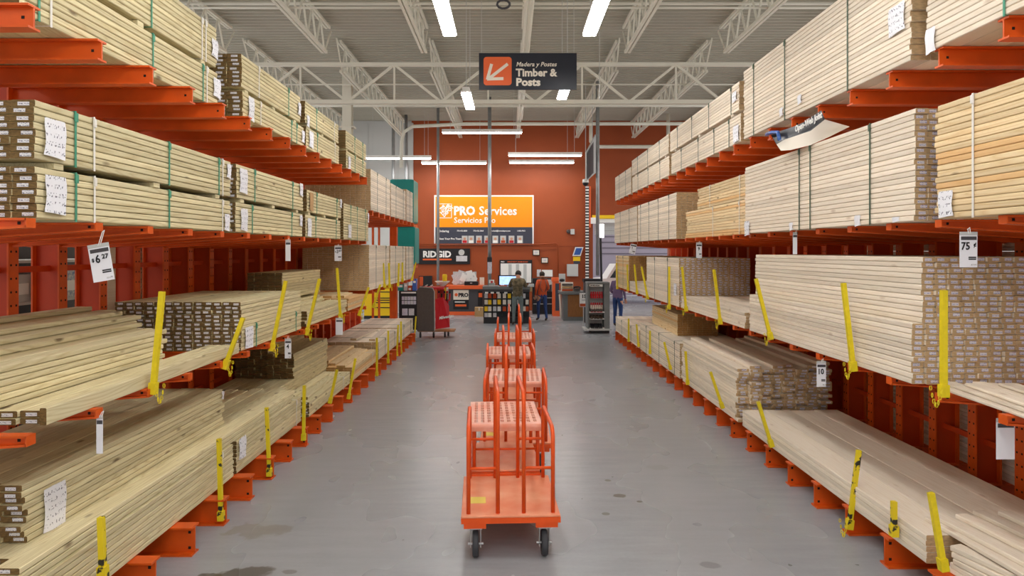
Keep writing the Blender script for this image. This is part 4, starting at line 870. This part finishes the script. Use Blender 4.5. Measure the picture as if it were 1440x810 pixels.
# centre counter with packet racks
Y = 22.15
t = thing('display_counter', 'centre counter with grey top over black racks of small packets', 'counter', px(712, 455, Y))
depthbox('counter_top', 678.5, 403, 745.5, 407, Y-.12, 1.0, M['grey'], t); depthbox('top_edge', 679, 407, 745, 410.5, Y-.08, .9, M['darkgrey'], t); depthbox('body', 680, 410.5, 744.5, zb(Y), Y+.1, .8, M['dark'], t); depthbox('plinth', 680, 446.5, 744.5, zb(Y), Y, .3, M['dark'], t)
for x in (679.8, 692, 705.5, 712.5, 722, 733, 743.5): depthbox('rack_post', x, 411, x+1, 447, Y-.01, .1, M['dark'], t)
for y in (420.5, 430, 439.5, 446.5): depthbox('rack_rail', 680, y-.5, 744.5, y+.4, Y-.02, .1, M['dark'], t)
for x in (684, 692, 700, 711, 722, 733): depthbox('price_strip', x-2, 410.6, x+2.5, 412.8, Y-.12, .02, M['wht'], t)
cols_ = [M['brightyellow'], M['cream'], M['wht'], M['cream'], M['cardboard'], M['lgrey'], M['stick'], M['vest'], M['cream']]
rr = random.Random(21)
for r_, y in enumerate((412.8, 421.6, 431, 440)):
    for c_, x in enumerate((681.2, 686.4, 693.4, 699.6, 707, 714, 727, 734.5, 739.2)):
        if r_ == 3 and c_ > 2: continue
        if rr.random() < .08: continue
        tt = rect(MB(), x, y, x+4.6, y+6.6, Y+.0, .06).build('hanging_packet', cols_[rr.randrange(len(cols_))])
        tag(tt, 'small packet, %s from left in the %s row of the centre counter rack' % (ORD[c_], ORD[r_]), 'packet', 'packets in the centre counter rack')
t = thing('computer_monitor', 'lit computer monitor standing on the centre counter', 'monitor', px(716, 404, 22.6)); depthbox('case', 700.5, 387, 729.5, 401.5, 22.75, .06, M['dark'], t); quadpart('screen', 702.5, 388.5, 728, 400.3, 22.74, M['screen'], t); depthbox('stand', 712, 401, 717, 403.2, 22.75, .12, M['dark'], t)
t = thing('card_reader_stack', 'small white card holder on the left of the centre counter', 'stand', px(692, 404, 22.4)); quadpart('card', 687.5, 393.5, 695, 399.5, 22.4, M['wht'], t, .02); depthbox('body', 687, 398.5, 696, 403.2, 22.4, .2, M['lgrey'], t); quadpart('red_mark', 690, 395, 693, 398, 22.395, M['red'], t)
t = thing('paper_stack', 'orange-edged stack of papers beside the monitor on the centre counter', 'papers', px(708, 404, 22.2)); depthbox('stack', 702, 401.5, 713, 403.2, 22.2, .2, M['vest'], t); quadpart('top_sheet', 704, 400.7, 709, 401.5, 22.25, M['wht'], t, .15)
t = thing('desk_trays', 'white and tan trays at the right end of the centre counter', 'trays', px(747, 412, 22.6)); depthbox('tray', 743.5, 399.5, 751, 403.5, 22.5, .3, M['lgrey'], t); depthbox('tray', 743, 404, 748.5, 410, 22.5, .3, M['cardboard'], t); depthbox('post', 742.8, 410, 744.6, zb(22.5), 22.5, .1, M['vest'], t)
# cooler and gate
Y = 25.4
t = thing('drinks_cooler', 'black glass-fronted cooler cabinet behind the person in orange', 'cooler', px(763, 440, Y)); depthbox('case', 749, 392, 777.5, zb(Y), Y, .7, M['dark'], t); quadpart('upper_glass', 763, 393, 776.5, 410, Y-.01, M['lgrey'], t)
for y in (418.5, 427): quadpart('seam', 750, y, 777, y+.8, Y-.008, M['lgrey'], t)
rr = random.Random(5)
for k in range(5): quadpart('shelf_goods', 764+2.4*k, 399+rr.uniform(-1,2), 766+2.4*k, 410, Y-.016, M['dark'], t)
Y = 24.6
t = thing('pillar_stand', 'orange framed dark pillar beside the cooler', 'stand', px(783, 441, Y)); depthbox('frame', 777.5, 392, 787, zb(Y), Y, .5, M['signorange'], t); quadpart('dark_face', 781, 398.5, 786.5, 437, Y-.01, M['slate'], t); depthbox('top_cap', 776.5, 391, 788, 396, Y-.03, .55, M['signorange'], t)
t = thing('leaning_plank', 'pale plank leaning against the wood-front counter', 'plank', px(788, 440, 24.0)); MB().bar(px(786.8,414,24.2)+Vector((0,0,0)), px(789,zb(24.0)-.5,24.0), .06, .03).build('plank', M['white'], t)
# right counter
Y = 23.0
t = thing('wood_counter', 'wood-front counter with grey corner posts and grey top', 'counter', px(808, 451, Y)); depthbox('body', 792, 414, 832, zb(Y), Y, .8, M['grey'], t); quadpart('wood_panel', 798.5, 414.5, 826, 445.5, Y-.015, M['woodpanel'], t, .02); depthbox('counter_top', 787.5, 410.5, 834, 414, Y-.1, 1.0, M['grey'], t)
t = thing('catalogue_rack', 'small rack of tan catalogues on the wood-front counter', 'rack', px(797, 410.5, 23.2)); depthbox('back', 789, 397, 806, 410.4, 23.3, .1, M['cream'], t)
for k in range(3): quadpart('catalogue_row', 790.5, 399+3.8*k, 805.5, 401.6+3.8*k, 23.26, (M['brown'], M['cardboard'], M['vest'])[k], t, .04)
t = thing('desk_phone', 'dark telephone on the wood-front counter', 'telephone', px(811, 410.5, 23.1)); depthbox('body', 807, 405.5, 816, 410.4, 23.1, .2, M['brown'], t); MB().tube([px(807,404.5,23.15), px(809,403.5,23.1), px(814,403.5,23.1), px(816,404.8,23.15)], .03, 8).build('handset', M['dark'], t)
t = thing('desk_lamp_head', 'dark lamp head with white shade behind the wood-front counter', 'lamp', px(789, 398, 24.0)); depthbox('white_screen', 786, 385, 795, 397.5, 24.0, .05, M['lgrey'], t); MB().lathe(px(790.5,394,23.9), [(.02,-.05),(.09,-.03),(.09,.03),(.02,.05)], 12).build('dark_head', M['dark'], t); depthbox('foot', 789, 397.5, 792, 410.4, 24.0, .05, M['dark'], t)
t = thing('tall_desk_back', 'black ledge behind the glove display rack', 'ledge', px(833, 400, 22.4)); depthbox('ledge', 821, 392.5, 846, 397, 22.3, .5, M['dark'], t); depthbox('panel', 822, 397, 845, zb(22.35), 22.35, .4, M['darkgrey'], t)
t = thing('price_poster', 'white poster reading fifteen beside the glove display', 'poster', px(820, 432, 20.2)); quadpart('sheet', 815, 412, 826.5, 431.5, 20.2, M['wht'], t); text('15', .145, M['dark'], t, px(817.8, 419, 20.19), bold=.006); quadpart('small_print', 818, 421, 825, 423, 20.195, M['stick'], t); quadpart('lower_strip', 815.5, 427, 826, 431, 20.195, M['vest'], t); depthbox('stick', 820, 431.5, 821, zb(20.3), 20.25, .02, M['lgrey'], t)
# glove display rack
Y = 19.5
t = thing('display_rack', 'grey end display rack of red gloves and shoes on shelves', 'display rack', px(842, 468, Y))
depthbox('side_panel', 826, 397.5, 828.2, 462, Y, .5, M['grey'], t); depthbox('side_panel', 849.5, 397.5, 857.5, 464, Y+.02, .5, M['grey'], t); depthbox('back_panel', 828, 399, 850, 463, Y+.35, .03, M['lgrey'], t); depthbox('top', 826, 397, 857.5, 399.5, Y-.02, .55, M['grey'], t); depthbox('base', 831, 463, 857, zb(Y), Y-.02, .5, M['dark'], t); depthbox('foot_ledge', 822, 463, 860, 465, Y-.12, .7, M['lgrey'], t)
quadpart('header_card', 829, 400, 847.5, 403, Y-.02, M['wht'], t); text('WORKWEAR', .045, M['dark'], t, px(830, 402.3, Y-.024), bold=.002)
for y in (438.5, 448, 461): depthbox('shelf', 829, y, 850, y+1.3, Y-.02, .36, M['wht'], t)
rr = random.Random(31)
for k in range(6):
    for r_ in range(2):
        x = 830.2+3.0*k; y = 407+r_*15.5; g = thing('work_glove', '%s glove, %s from left in the %s row of the grey display rack' % ('dark red' if r_ == 0 else 'pink-red', ORD[k], ORD[r_]), 'glove', px(x+1.2, y+13, Y+.1), 'gloves on the grey display rack')
        m_ = M['red'] if r_ == 0 else M['cream']
        MB().rbox(px(x+1.2, y+9.5, Y+.1), (.045,.03,.13), .012).build('palm', m_, g)
        for q in range(4): MB().tube([px(x+.35+.55*q, y+6.5, Y+.1), px(x+.35+.55*q, y+2.5+abs(q-1.5)*.6, Y+.1)], .0055, 5).build('finger', M['red'], g)
        MB().tube([px(x+.2, y+9, Y+.09), px(x-.3, y+6.5, Y+.08)], .006, 5).build('thumb', M['red'], g)
for r_, y in enumerate((438.5, 448, 461)):
    for k in range(4 if r_ < 2 else 3):
        x = 831.5+4.4*k if r_ < 2 else 832.5+5.6*k; h = 4.6 if r_ < 2 else 6.0; q = px(x, y-.05, Y+.1)
        g = thing('display_shoe', '%s shoe, %s from left on the %s shelf of the display rack' % (('brown','red-brown','black')[r_], ORD[k], ('upper','middle','lower')[r_]), 'shoe', q, 'shoes on the grey display rack')
        L = .07 if r_ < 2 else .10; hh = h*Y/960
        MB().poly([(q.x-L/2, q.y-.09, q.z+.012), (q.x+L/2, q.y-.09, q.z+.012), (q.x+L/2, q.y-.09, q.z+hh*.4), (q.x+L*.3, q.y, q.z+hh), (q.x-L*.3, q.y, q.z+hh), (q.x-L/2, q.y-.09, q.z+hh*.4)][:6] and [(q.x-L/2, q.y-.13, q.z+.012), (q.x-L/2, q.y-.13, q.z+hh*.35), (q.x-L/2, q.y-.02, q.z+hh*.9), (q.x-L/2, q.y+.09, q.z+hh), (q.x-L/2, q.y+.09, q.z+.012)], (L,0,0)).build('upper', (M['brown'], M['shoe'], M['dark'])[r_], g); MB().mm(q.x-L/2, q.x+L/2, q.y-.14, q.y+.09, q.z, q.z+.012).build('sole', M['rubber'] if r_ else M['red'], g)
# ------------------------------------------------------------------ red tool display cart
Y = 18.4
t = thing('tool_display_cart', 'wheeled tool display with brown-grey back and red side panel', 'display cart', px(610, 475, Y))
A0 = px(586, 402, Y); z1 = 2.35-51*Y/960; xl, xr = px(586.5,0,Y).x, px(610.5,0,Y).x; xe = px(631,0,Y+.0).x
b_ = MB(); pts = [(xl, z0_) for z0_ in ()]
r_ = .12; prof = [(xl, .19), (xr, .19), (xr, z1-r_)]+[(xr-r_+r_*math.cos(a), z1-r_+r_*math.sin(a)) for a in (.4,.8,1.2,1.57)]+[(xl+r_*.6, z1), (xl, z1-r_*.6)]
b_.poly([(x, Y-.02, z) for x, z in prof], (0,.05,0)); b_.build('brown_back', M['brown'], t)
MB().tube([(xr+.012, Y-.03, .2), (xr+.012, Y-.03, z1-r_), (xr-r_*.3, Y-.03, z1-.02), (xl+.08, Y-.03, z1+.012)], .014, 6).build('metal_edge', M['steel'], t)
zr = 2.35-(421-353)*Y/960
MB().poly([(xr+.03, Y+.02, .24), (xe, Y+.30, .26), (xe-.02, Y+.30, .85), (xr+.22, Y+.1, 1.10), (xr+.03, Y+.02, zr)], (0,.03,0)).build('red_side', M['red'], t)
MB().mm(xl+.05, xr+.25, Y+.03, Y+.45, z1-.06, z1).build('red_top', M['red'], t)
MB().mm(xr+.03, xe-.05, Y+.45, Y+.5, .3, z1).build('rear_panel', M['red'], t)
MB().mm(xl+.02, xe+.15, Y+.02, Y+.55, .17, .20).build('platform', M['woodpanel'], t)
d_ = Vector((xe-xr, .28, .05)).normalized()
text('Milwaukee', .105, M['wht'], t, (xr+.13, Y+.055, .50), d_, (-.15,0,1), bold=.004, shear=.3)
for x, y in ((xl+.08, Y+.08), (xr-.02, Y+.08), (xe-.12, Y+.2), (xe-.05, Y+.45)):
    c = MB().lathe((x,y,.085), [(.02,-.02),(.08,-.02),(.085,0),(.08,.02),(.02,.02)], 14, 0, 'X').build('caster', M['rubber'], t, True); MB().mm(x-.03, x+.03, y-.03, y+.03, .10, .17).build('fork', M['steel'], c)
rr = random.Random(9)
for k in range(5):
    x = xr+.08+.075*k; g = thing('hand_tool', 'red and black hand tool hung on the display cart, %s from left' % ORD[k], 'tool', (x, Y+.40, .95), 'tools hung on the display cart')
    MB().tube([(x,Y+.40,.98),(x+.01,Y+.40,1.18)], .02, 8).build('grip', M['dark'] if k % 2 else M['red'], g); MB().rbox((x+.01,Y+.40,1.22),(.05,.05,.07),.01).build('head', M['red'] if k % 2 else M['dark'], g)
for k, (x, m_) in enumerate(((616, 'signorange'), (619.5,'vest'), (624.5,'brightyellow'), (627.5,'cream'))):
    g = rect(MB(), x, 404, x+2.8, 421, Y+.42, .025).build('hanging_pouch', M[m_]); tag(g, '%s hanging pouch on the tool display cart' % ('bright orange','orange-red','yellow','cream')[k], 'pouch', 'pouches on the tool display cart')
t = thing('parts_tray', 'cluttered white tray on top of the tool display cart', 'tray', (px(622,400,Y+.5).x, Y+.5, z1)); q = px(622,395,Y+.55)
MB().lathe((q.x, Y+.62, z1+.10), [(.05,-.1),(.17,0),(.22,.04),(.20,.04)], 14).build('bowl', M['cream'], t, True); MB().lathe((q.x+.06, Y+.62, z1+.24), [(.06,-.1),(.07,.05),(.055,.09)], 10).build('yellow_bottle', M['brightyellow'], t, True)
for k in range(4): MB().tube([(q.x-.5+.07*k, Y+.2, z1+.02), (q.x-.44+.07*k, Y+.24, z1+.05)], .02, 6).build('loose_part', M['lgrey'] if k % 2 else M['dark'], t)
# ------------------------------------------------------------------ behind the left racks
Y = 23.7
t = thing('yellow_cabinet', 'yellow tool cabinet with dark slots seen below the far left shelf', 'cabinet', px(533, 448, Y)); depthbox('case', 512, 405, 551, 444, Y, .6, M['brightyellow'], t); depthbox('base', 512, 444, 551, zb(Y), Y, .6, M['dark'], t)
for y in (410, 418.5, 421.5, 425, 432): quadpart('slot', 527, y, 549, y+1.3, Y-.01, M['dark'], t)
Y = 20.4
t = thing('battery_display', 'black battery display shelf left of the tool display cart', 'display', px(573, 447, Y)); depthbox('body', 561, 409, 587, zb(Y), Y, .4, M['dark'], t); quadpart('header_strip', 564, 410.5, 585, 412.5, Y-.01, M['wht'], t)
for r_, (y, h) in enumerate(((417,5), (423,5), (434,9.5))):
    for k in range(5 if r_ < 2 else 2):
        x = 565+4.1*k if r_ < 2 else 565.5+9.2*k; g = rect(MB(), x, y, x+(3.5 if r_ < 2 else 7.6), y+h, Y-.03, .03).build('battery_pack', M['stick' if k % 2 else 'stick2']); tag(g, 'white pack, %s from left in the %s row of the black battery display' % (ORD[k], ORD[r_]), 'pack', 'packs on the battery display')
for k, (x0, y0, x1, y1, m_) in enumerate(((559,398,567,409,'teal'), (568,397,573,408.5,'lgrey'), (573.5,402,579,408.5,'vest'), (580,392,585.5,408,'blue'))):
    g = thing('stock_carton', '%s carton standing on top of the black battery display' % ('teal','pale grey','orange','blue')[k], 'carton', px((x0+x1)/2, y1, Y+.1), 'cartons on the battery display'); depthbox('body', x0, y0, x1, 408.9, Y+.1, .25, M[m_], g); quadpart('label', x0+1, y0+3, x1-1, y0+6, Y+.09, M['wht'], g)
Y = 20.2
for k, (x0, y0, x1, y1, lb) in enumerate(((548,252,588,313,'upper teal wrapped bundle beyond the far left upper shelf'), (548,319,589.5,372,'lower teal wrapped bundle beside the black banner'))):
    t = thing('teal_bundle', lb, 'wrapped bundle', px(568, y1, Y), 'teal wrapped bundles'); a, c = px(x0,y1,Y), px(x1,y0,Y); c.x = px(x1,y0,Y+1).x
    MB().rbox(((a.x+c.x)/2, Y+.5, (a.z+c.z)/2), (c.x-a.x, 1.0, c.z-a.z), .03).build('wrap', M['teal'], t); MB().mm(c.x-.06, c.x+.004, Y-.004, Y, a.z+.02, c.z-.02).build('edge_fold', M['lgrey'] if False else M['teal'], t)
t = thing('shelf_unit', 'orange storage shelf carrying the teal bundles at the far left', 'shelf', px(568, 450, Y))
for z in (px(0,316,Y).z, px(0,375,Y).z): MB().mm(-4.1, -2.86, Y-.02, Y+1.05, z-.05, z+.015).build('shelf_board', M['orange'], t)
for x in (-4.05, -3.35):
    for y in (Y+.05, Y+1.0): MB().mm(x-.03, x+.03, y-.03, y+.03, 0, px(0,316,Y).z+.01).build('upright', M['orange'], t)
t = thing('goods_shelf', 'grey shelf of packaged goods glimpsed between left rack columns', 'shelf', (-5.6, 7.2, 0))
for z in (.9, 1.35, 1.8, 2.25): MB().mm(-6.2, -5.2, 5.6, 9.4, z-.03, z).build('shelf_board', M['lgrey'], t)
MB().mm(-6.24, -6.2, 5.0, 10.5, 0, 3.0).build('back_panel', M['darkgrey'], t)  # dark sheet added to block bright background showing through the rack gaps
for y in (5.6, 7.5, 9.4): MB().mm(-5.22, -5.18, y-.03, y+.03, 0, 2.5).build('upright', M['grey'], t)
rr = random.Random(44)
gm = [mat('pack_green', lin(120,150,90), .4, col2=lin(60,80,120), vscale=22), mat('pack_blue', lin(90,120,170), .4, col2=lin(220,220,210), vscale=26), M['cream'], M['lgrey'], M['stick']]
for iz, z in enumerate((.9, 1.35, 1.8)):
    for k in range(9):
        y = 5.75+.40*k; h = rr.uniform(.26,.36)
        g = thing('goods_pack', 'printed pack, %s from the camera on the %s goods shelf behind the left rack' % (ORD[k], ('bottom','middle','top')[iz]), 'pack', (-5.4, y, z), 'packs on the goods shelf behind the left rack')
        MB().mm(-5.6, -5.25, y-.17, y+.17, z, z+h).build('box', gm[rr.randrange(5)], g); MB().mm(-5.25, -5.246, y-.1, y+.1, z+.08, z+.2).build('label', M['wht'], g)
t = thing('upright_plank', 'pale plank standing upright between the left rack columns', 'plank', (-3.96, 6.9, 0)); MB().box((-4.0, 6.83, 1.25), (.038, .14, 2.5)).build('plank', M['white'], t)
# ------------------------------------------------------------------ torn banner on the right
t = thing('torn_banner', 'torn black and white printed banner stuffed under the right top shelf', 'banner', px(1130, 200, 6.4))
def sheet(pts_top, pts_bot, name, m):
    mb = MB(); n = len(pts_top); vs = []
    for a, c in zip(pts_top, pts_bot): vs += [a, c]
    mb.add(vs, [(2*i, 2*i+1, 2*i+3, 2*i+2) for i in range(n-1)]); return mb.build(name, m, t, True)
Xs = 2.80
def bp(x, y, dx=0): Yy = (Xs+dx)*960/(x-716.5); return px(x, y, Yy)
top = [bp(1084,190), bp(1098,184,.02), bp(1116,178,-.01), bp(1134,170,.01), bp(1155,155)]
mid = [bp(1092,203,-.03), bp(1104,196,-.01), bp(1122,190,-.04), bp(1140,184,-.02), bp(1160,168,-.03)]
sheet(top, mid, 'black_strip', M['signblack'])
low = [px(1098,212,6.7), px(1112,211,6.6), px(1140,204,6.3), px(1165,193,6.1), px(1195,178,5.9)]
sheet(mid, low, 'white_sheet', M['cream'])
d_ = (bp(1158,164,-.06)-bp(1118,186,-.06)); text('Open-Web Joist', .085, M['wht'], t, bp(1118,186,-.05), d_, (0,0,1), bold=.002)
MB().tube([bp(1078,189,-.03), bp(1086,186,-.05), bp(1094,186,-.04), bp(1096,196,-.06)], .02, 6).build('crumpled_wrap', M['blue'], t, True)

# ------------------------------------------------------------------ people
def person(label, loc, face, mats, pose, height=1.75):
    """one skinned body; pose: joint -> offset; built facing +Y then turned"""
    k = height/1.75
    J = {'pelvis':(0,0,.96),'spine':(0,0,1.12),'chest':(0,0,1.30),'neck':(0,0,1.46),'head0':(0,.01,1.55),'head1':(0,.015,1.66),'head2':(0,.005,1.74),
         'shL':(-.17,0,1.41),'elL':(-.23,-.02,1.13),'wrL':(-.22,.10,.90),'shR':(.17,0,1.41),'elR':(.23,-.02,1.13),'wrR':(.22,.10,.90),
         'hipL':(-.09,0,.90),'knL':(-.10,.02,.50),'anL':(-.10,-.02,.09),'toL':(-.12,.14,.035),'hipR':(.09,0,.90),'knR':(.10,.02,.50),'anR':(.10,-.02,.09),'toR':(.12,.14,.035)}
    J.update(pose)
    RAD = {'pelvis':(.165,.12),'spine':(.155,.115),'chest':(.17,.125),'neck':(.06,.06),'head0':(.07,.085),'head1':(.082,.10),'head2':(.05,.06),'sh':(.075,.075),'el':(.05,.05),'wr':(.034,.03),'hip':(.095,.1),'kn':(.062,.065),'an':(.045,.045),'to':(.045,.03)}
    E = [('pelvis','spine'),('spine','chest'),('chest','neck'),('neck','head0'),('head0','head1'),('head1','head2')]
    for s in 'LR': E += [('chest','sh'+s),('sh'+s,'el'+s),('el'+s,'wr'+s),('pelvis','hip'+s),('hip'+s,'kn'+s),('kn'+s,'an'+s),('an'+s,'to'+s)]
    names = list(J); V = [Vector(J[n])*k for n in names]; ed = [(names.index(a), names.index(b)) for a, b in E]; rad = [RAD.get(n, RAD.get(n[:-1])) for n in names]
    for s in 'LR':                                       # hand: palm and five fingers
        wr = V[names.index('wr'+s)]; el = V[names.index('el'+s)]; d = (wr-el).normalized(); sd = Vector((1,0,0)) if abs(d.x) < .8 else Vector((0,1,0)); sd = (sd-d*sd.dot(d)).normalized(); nn = d.cross(sd)
        V.append(wr+d*.055); pi = len(V)-1; rad.append((.038,.02)); ed.append((names.index('wr'+s), pi))
        for f, L in ((-.03,.065),(-.011,.08),(.011,.075),(.03,.06)):
            V.append(wr+d*.095+sd*f); a = len(V)-1; rad.append((.0105,.0105)); ed.append((pi, a)); V.append(wr+d*(.095+L*.6)+sd*f*1.15+nn*.01); rad.append((.0095,.0095)); ed.append((a, a+1)); V.append(wr+d*(.095+L)+sd*f*1.15+nn*.03); rad.append((.008,.008)); ed.append((a+1, a+2))
        V.append(wr+d*.05+sd*.045*(1 if s == 'L' else -1)); a = len(V)-1; rad.append((.013,.013)); ed.append((pi, a)); V.append(wr+d*.085+sd*.065*(1 if s == 'L' else -1)); rad.append((.010,.010)); ed.append((a, a+1))
    me = bpy.data.meshes.new('person'); me.from_pydata([tuple(v) for v in V], ed, []); ob = bpy.data.objects.new('tmp', me); C.objects.link(ob)
    md = ob.modifiers.new('s', 'SKIN'); md.use_smooth_shade = True; sub = ob.modifiers.new('u', 'SUBSURF'); sub.levels = 2; sub.render_levels = 2
    sk = me.skin_vertices[0].data
    for i, r_ in enumerate(rad): sk[i].radius = (r_[0]*k, r_[1]*k); sk[i].use_root = i == 0
    m2 = bpy.data.meshes.new_from_object(ob.evaluated_get(bpy.context.evaluated_depsgraph_get())); bpy.data.objects.remove(ob); m2.name = 'person'
    m2.materials.clear()
    for q in mats: m2.materials.append(q)                # skin, top, trousers, shoe
    wl_ = [V[names.index('wr'+s)] for s in 'LR']; nk = V[names.index('neck')]; pv = V[names.index('pelvis')]
    for p in m2.polygons:
        c = p.center; i = 1
        dw = min((c-w_).length for w_ in wl_)
        if c.z > nk.z+.02*k and abs(c.x-nk.x) < .14 and (c-V[names.index('head1')]).length < .22*k: i = 0
        elif c.z < .115*k: i = 3
        elif dw < .22*k and any((c-V[names.index('wr'+s)]).dot((V[names.index('wr'+s)]-V[names.index('el'+s)]).normalized()) > .0 for s in 'LR' if (c-V[names.index('wr'+s)]).length < .22*k): i = 0
        elif c.z < pv.z-.04*k and min((c-V[names.index(n)]).length for n in ('elL','elR','wrL','wrR')) > .10*k: i = 2
        p.material_index = i; p.use_smooth = True
    o = link('person', m2); o.location = loc; o.rotation_euler = (0,0,face); tag(o, label, 'person')
    h1 = V[names.index('head1')]; up_ = (V[names.index('head2')]-V[names.index('head0')]).normalized(); fw = Vector((0,1,0)); fw = (fw-up_*fw.dot(up_)).normalized(); sd = fw.cross(up_)
    hr = MB(); rows_ = []                                # hair: shell over the crown and the back of the head
    n = 14
    for j in range(7):
        a = j/6*2.45
        rows_.append([h1+up_*(.012+.108*math.cos(a))*k+(sd*math.cos(2*math.pi*q/n)*.092*k+fw*(math.sin(2*math.pi*q/n)*.108*k-.012))*max(.05, math.sin(a))*(1.08 if math.sin(2*math.pi*q/n) < .35 or a < 1.0 else .70) for q in range(n)])
    hr.add([v for g in rows_ for v in g], [(j*n+q, j*n+(q+1)%n, (j+1)*n+(q+1)%n, (j+1)*n+q) for j in range(6) for q in range(n)]+[tuple(range(n))])
    h = hr.build('hair', mats[4] if len(mats) > 4 else M['hair'], None, True); h.parent = o
    fc = MB(); c = h1-up_*.03*k
    fc.lathe(c+fw*.098*k, [(.002,-.016),(.012,-.012),(.016,0),(.008,.014),(.002,.02)], 8, 0)
    for s in (-1, 1): fc.lathe(c+sd*s*.088*k, [(.004,-.028),(.014,-.015),(.016,.01),(.006,.03)], 8, 0)
    f = fc.build('nose_and_ears', M['skin'], None, True); f.parent = o
    ey = MB()
    for s in (-1, 1): ey.lathe(c+fw*.09*k+sd*s*.032*k+up_*.03*k, [(.002,-.009),(.01,-.004),(.01,.004),(.002,.009)], 8, 0)
    e_ = ey.build('eyes', M['dark'], None, True); e_.parent = o
    mo = MB().box(c+fw*.092*k-up_*.042*k, (.045*k,.012,.010)).build('mouth', M['vest'], None); mo.parent = o
    return o
lean = {'spine':(0,.02,1.14),'chest':(0,.08,1.33),'neck':(0,.15,1.47),'head0':(.01,.20,1.55),'head1':(.02,.25,1.62),'head2':(.02,.28,1.69),'shL':(-.19,.09,1.42),'elL':(-.27,.14,1.22),'wrL':(-.14,.33,1.27),'shR':(.19,.09,1.42),'elR':(.29,.14,1.22),'wrR':(.15,.33,1.27),'hipL':(-.10,-.01,.92),'hipR':(.10,-.01,.92),'knL':(-.12,-.01,.5),'anL':(-.13,-.05,.09),'toL':(-.16,.11,.035),'knR':(.11,0,.5),'anR':(.12,-.04,.09),'toR':(.15,.12,.035)}
p1 = person('person in camouflage jacket and grey jeans leaning at the centre counter', (.26, 21.66, 0), 0, [M['skin'], M['camo'], M['greyjean'], M['shoe']], lean, 1.74)
walk = {'hipL':(-.09,.02,.92),'knL':(-.10,.14,.52),'anL':(-.10,.12,.10),'toL':(-.11,.28,.04),'knR':(.10,-.04,.50),'anR':(.10,-.16,.10),'toR':(.11,-.01,.035),'elL':(-.25,-.04,1.14),'wrL':(-.23,.08,.92),'elR':(.24,.02,1.14),'wrR':(.20,.22,1.02),'head1':(0,.04,1.64),'head2':(0,.05,1.71)}
p2 = person('person in orange apron and blue jeans walking beside the black cooler', (1.10, 22.9, 0), .35, [M['skin'], M['vest'], M['bluejean'], M['shoe']], walk, 1.66)
bk = MB(); 
for s in (-1, 1): bk.tube([(s*.07,-.085,1.40),(s*.13,-.10,1.15),(s*.04,-.125,.98)], .010, 6)
q = bk.build('apron_straps', M['brown'], None, True); q.parent = p2
p3 = person('person in mauve jacket and jeans standing at the doorway behind the right rack', (3.36, 21.2, 0), -.6, [M['skin'], M['purple'], M['bluejean'], M['shoe']], {'wrL':(-.16,.22,1.0)}, 1.70)
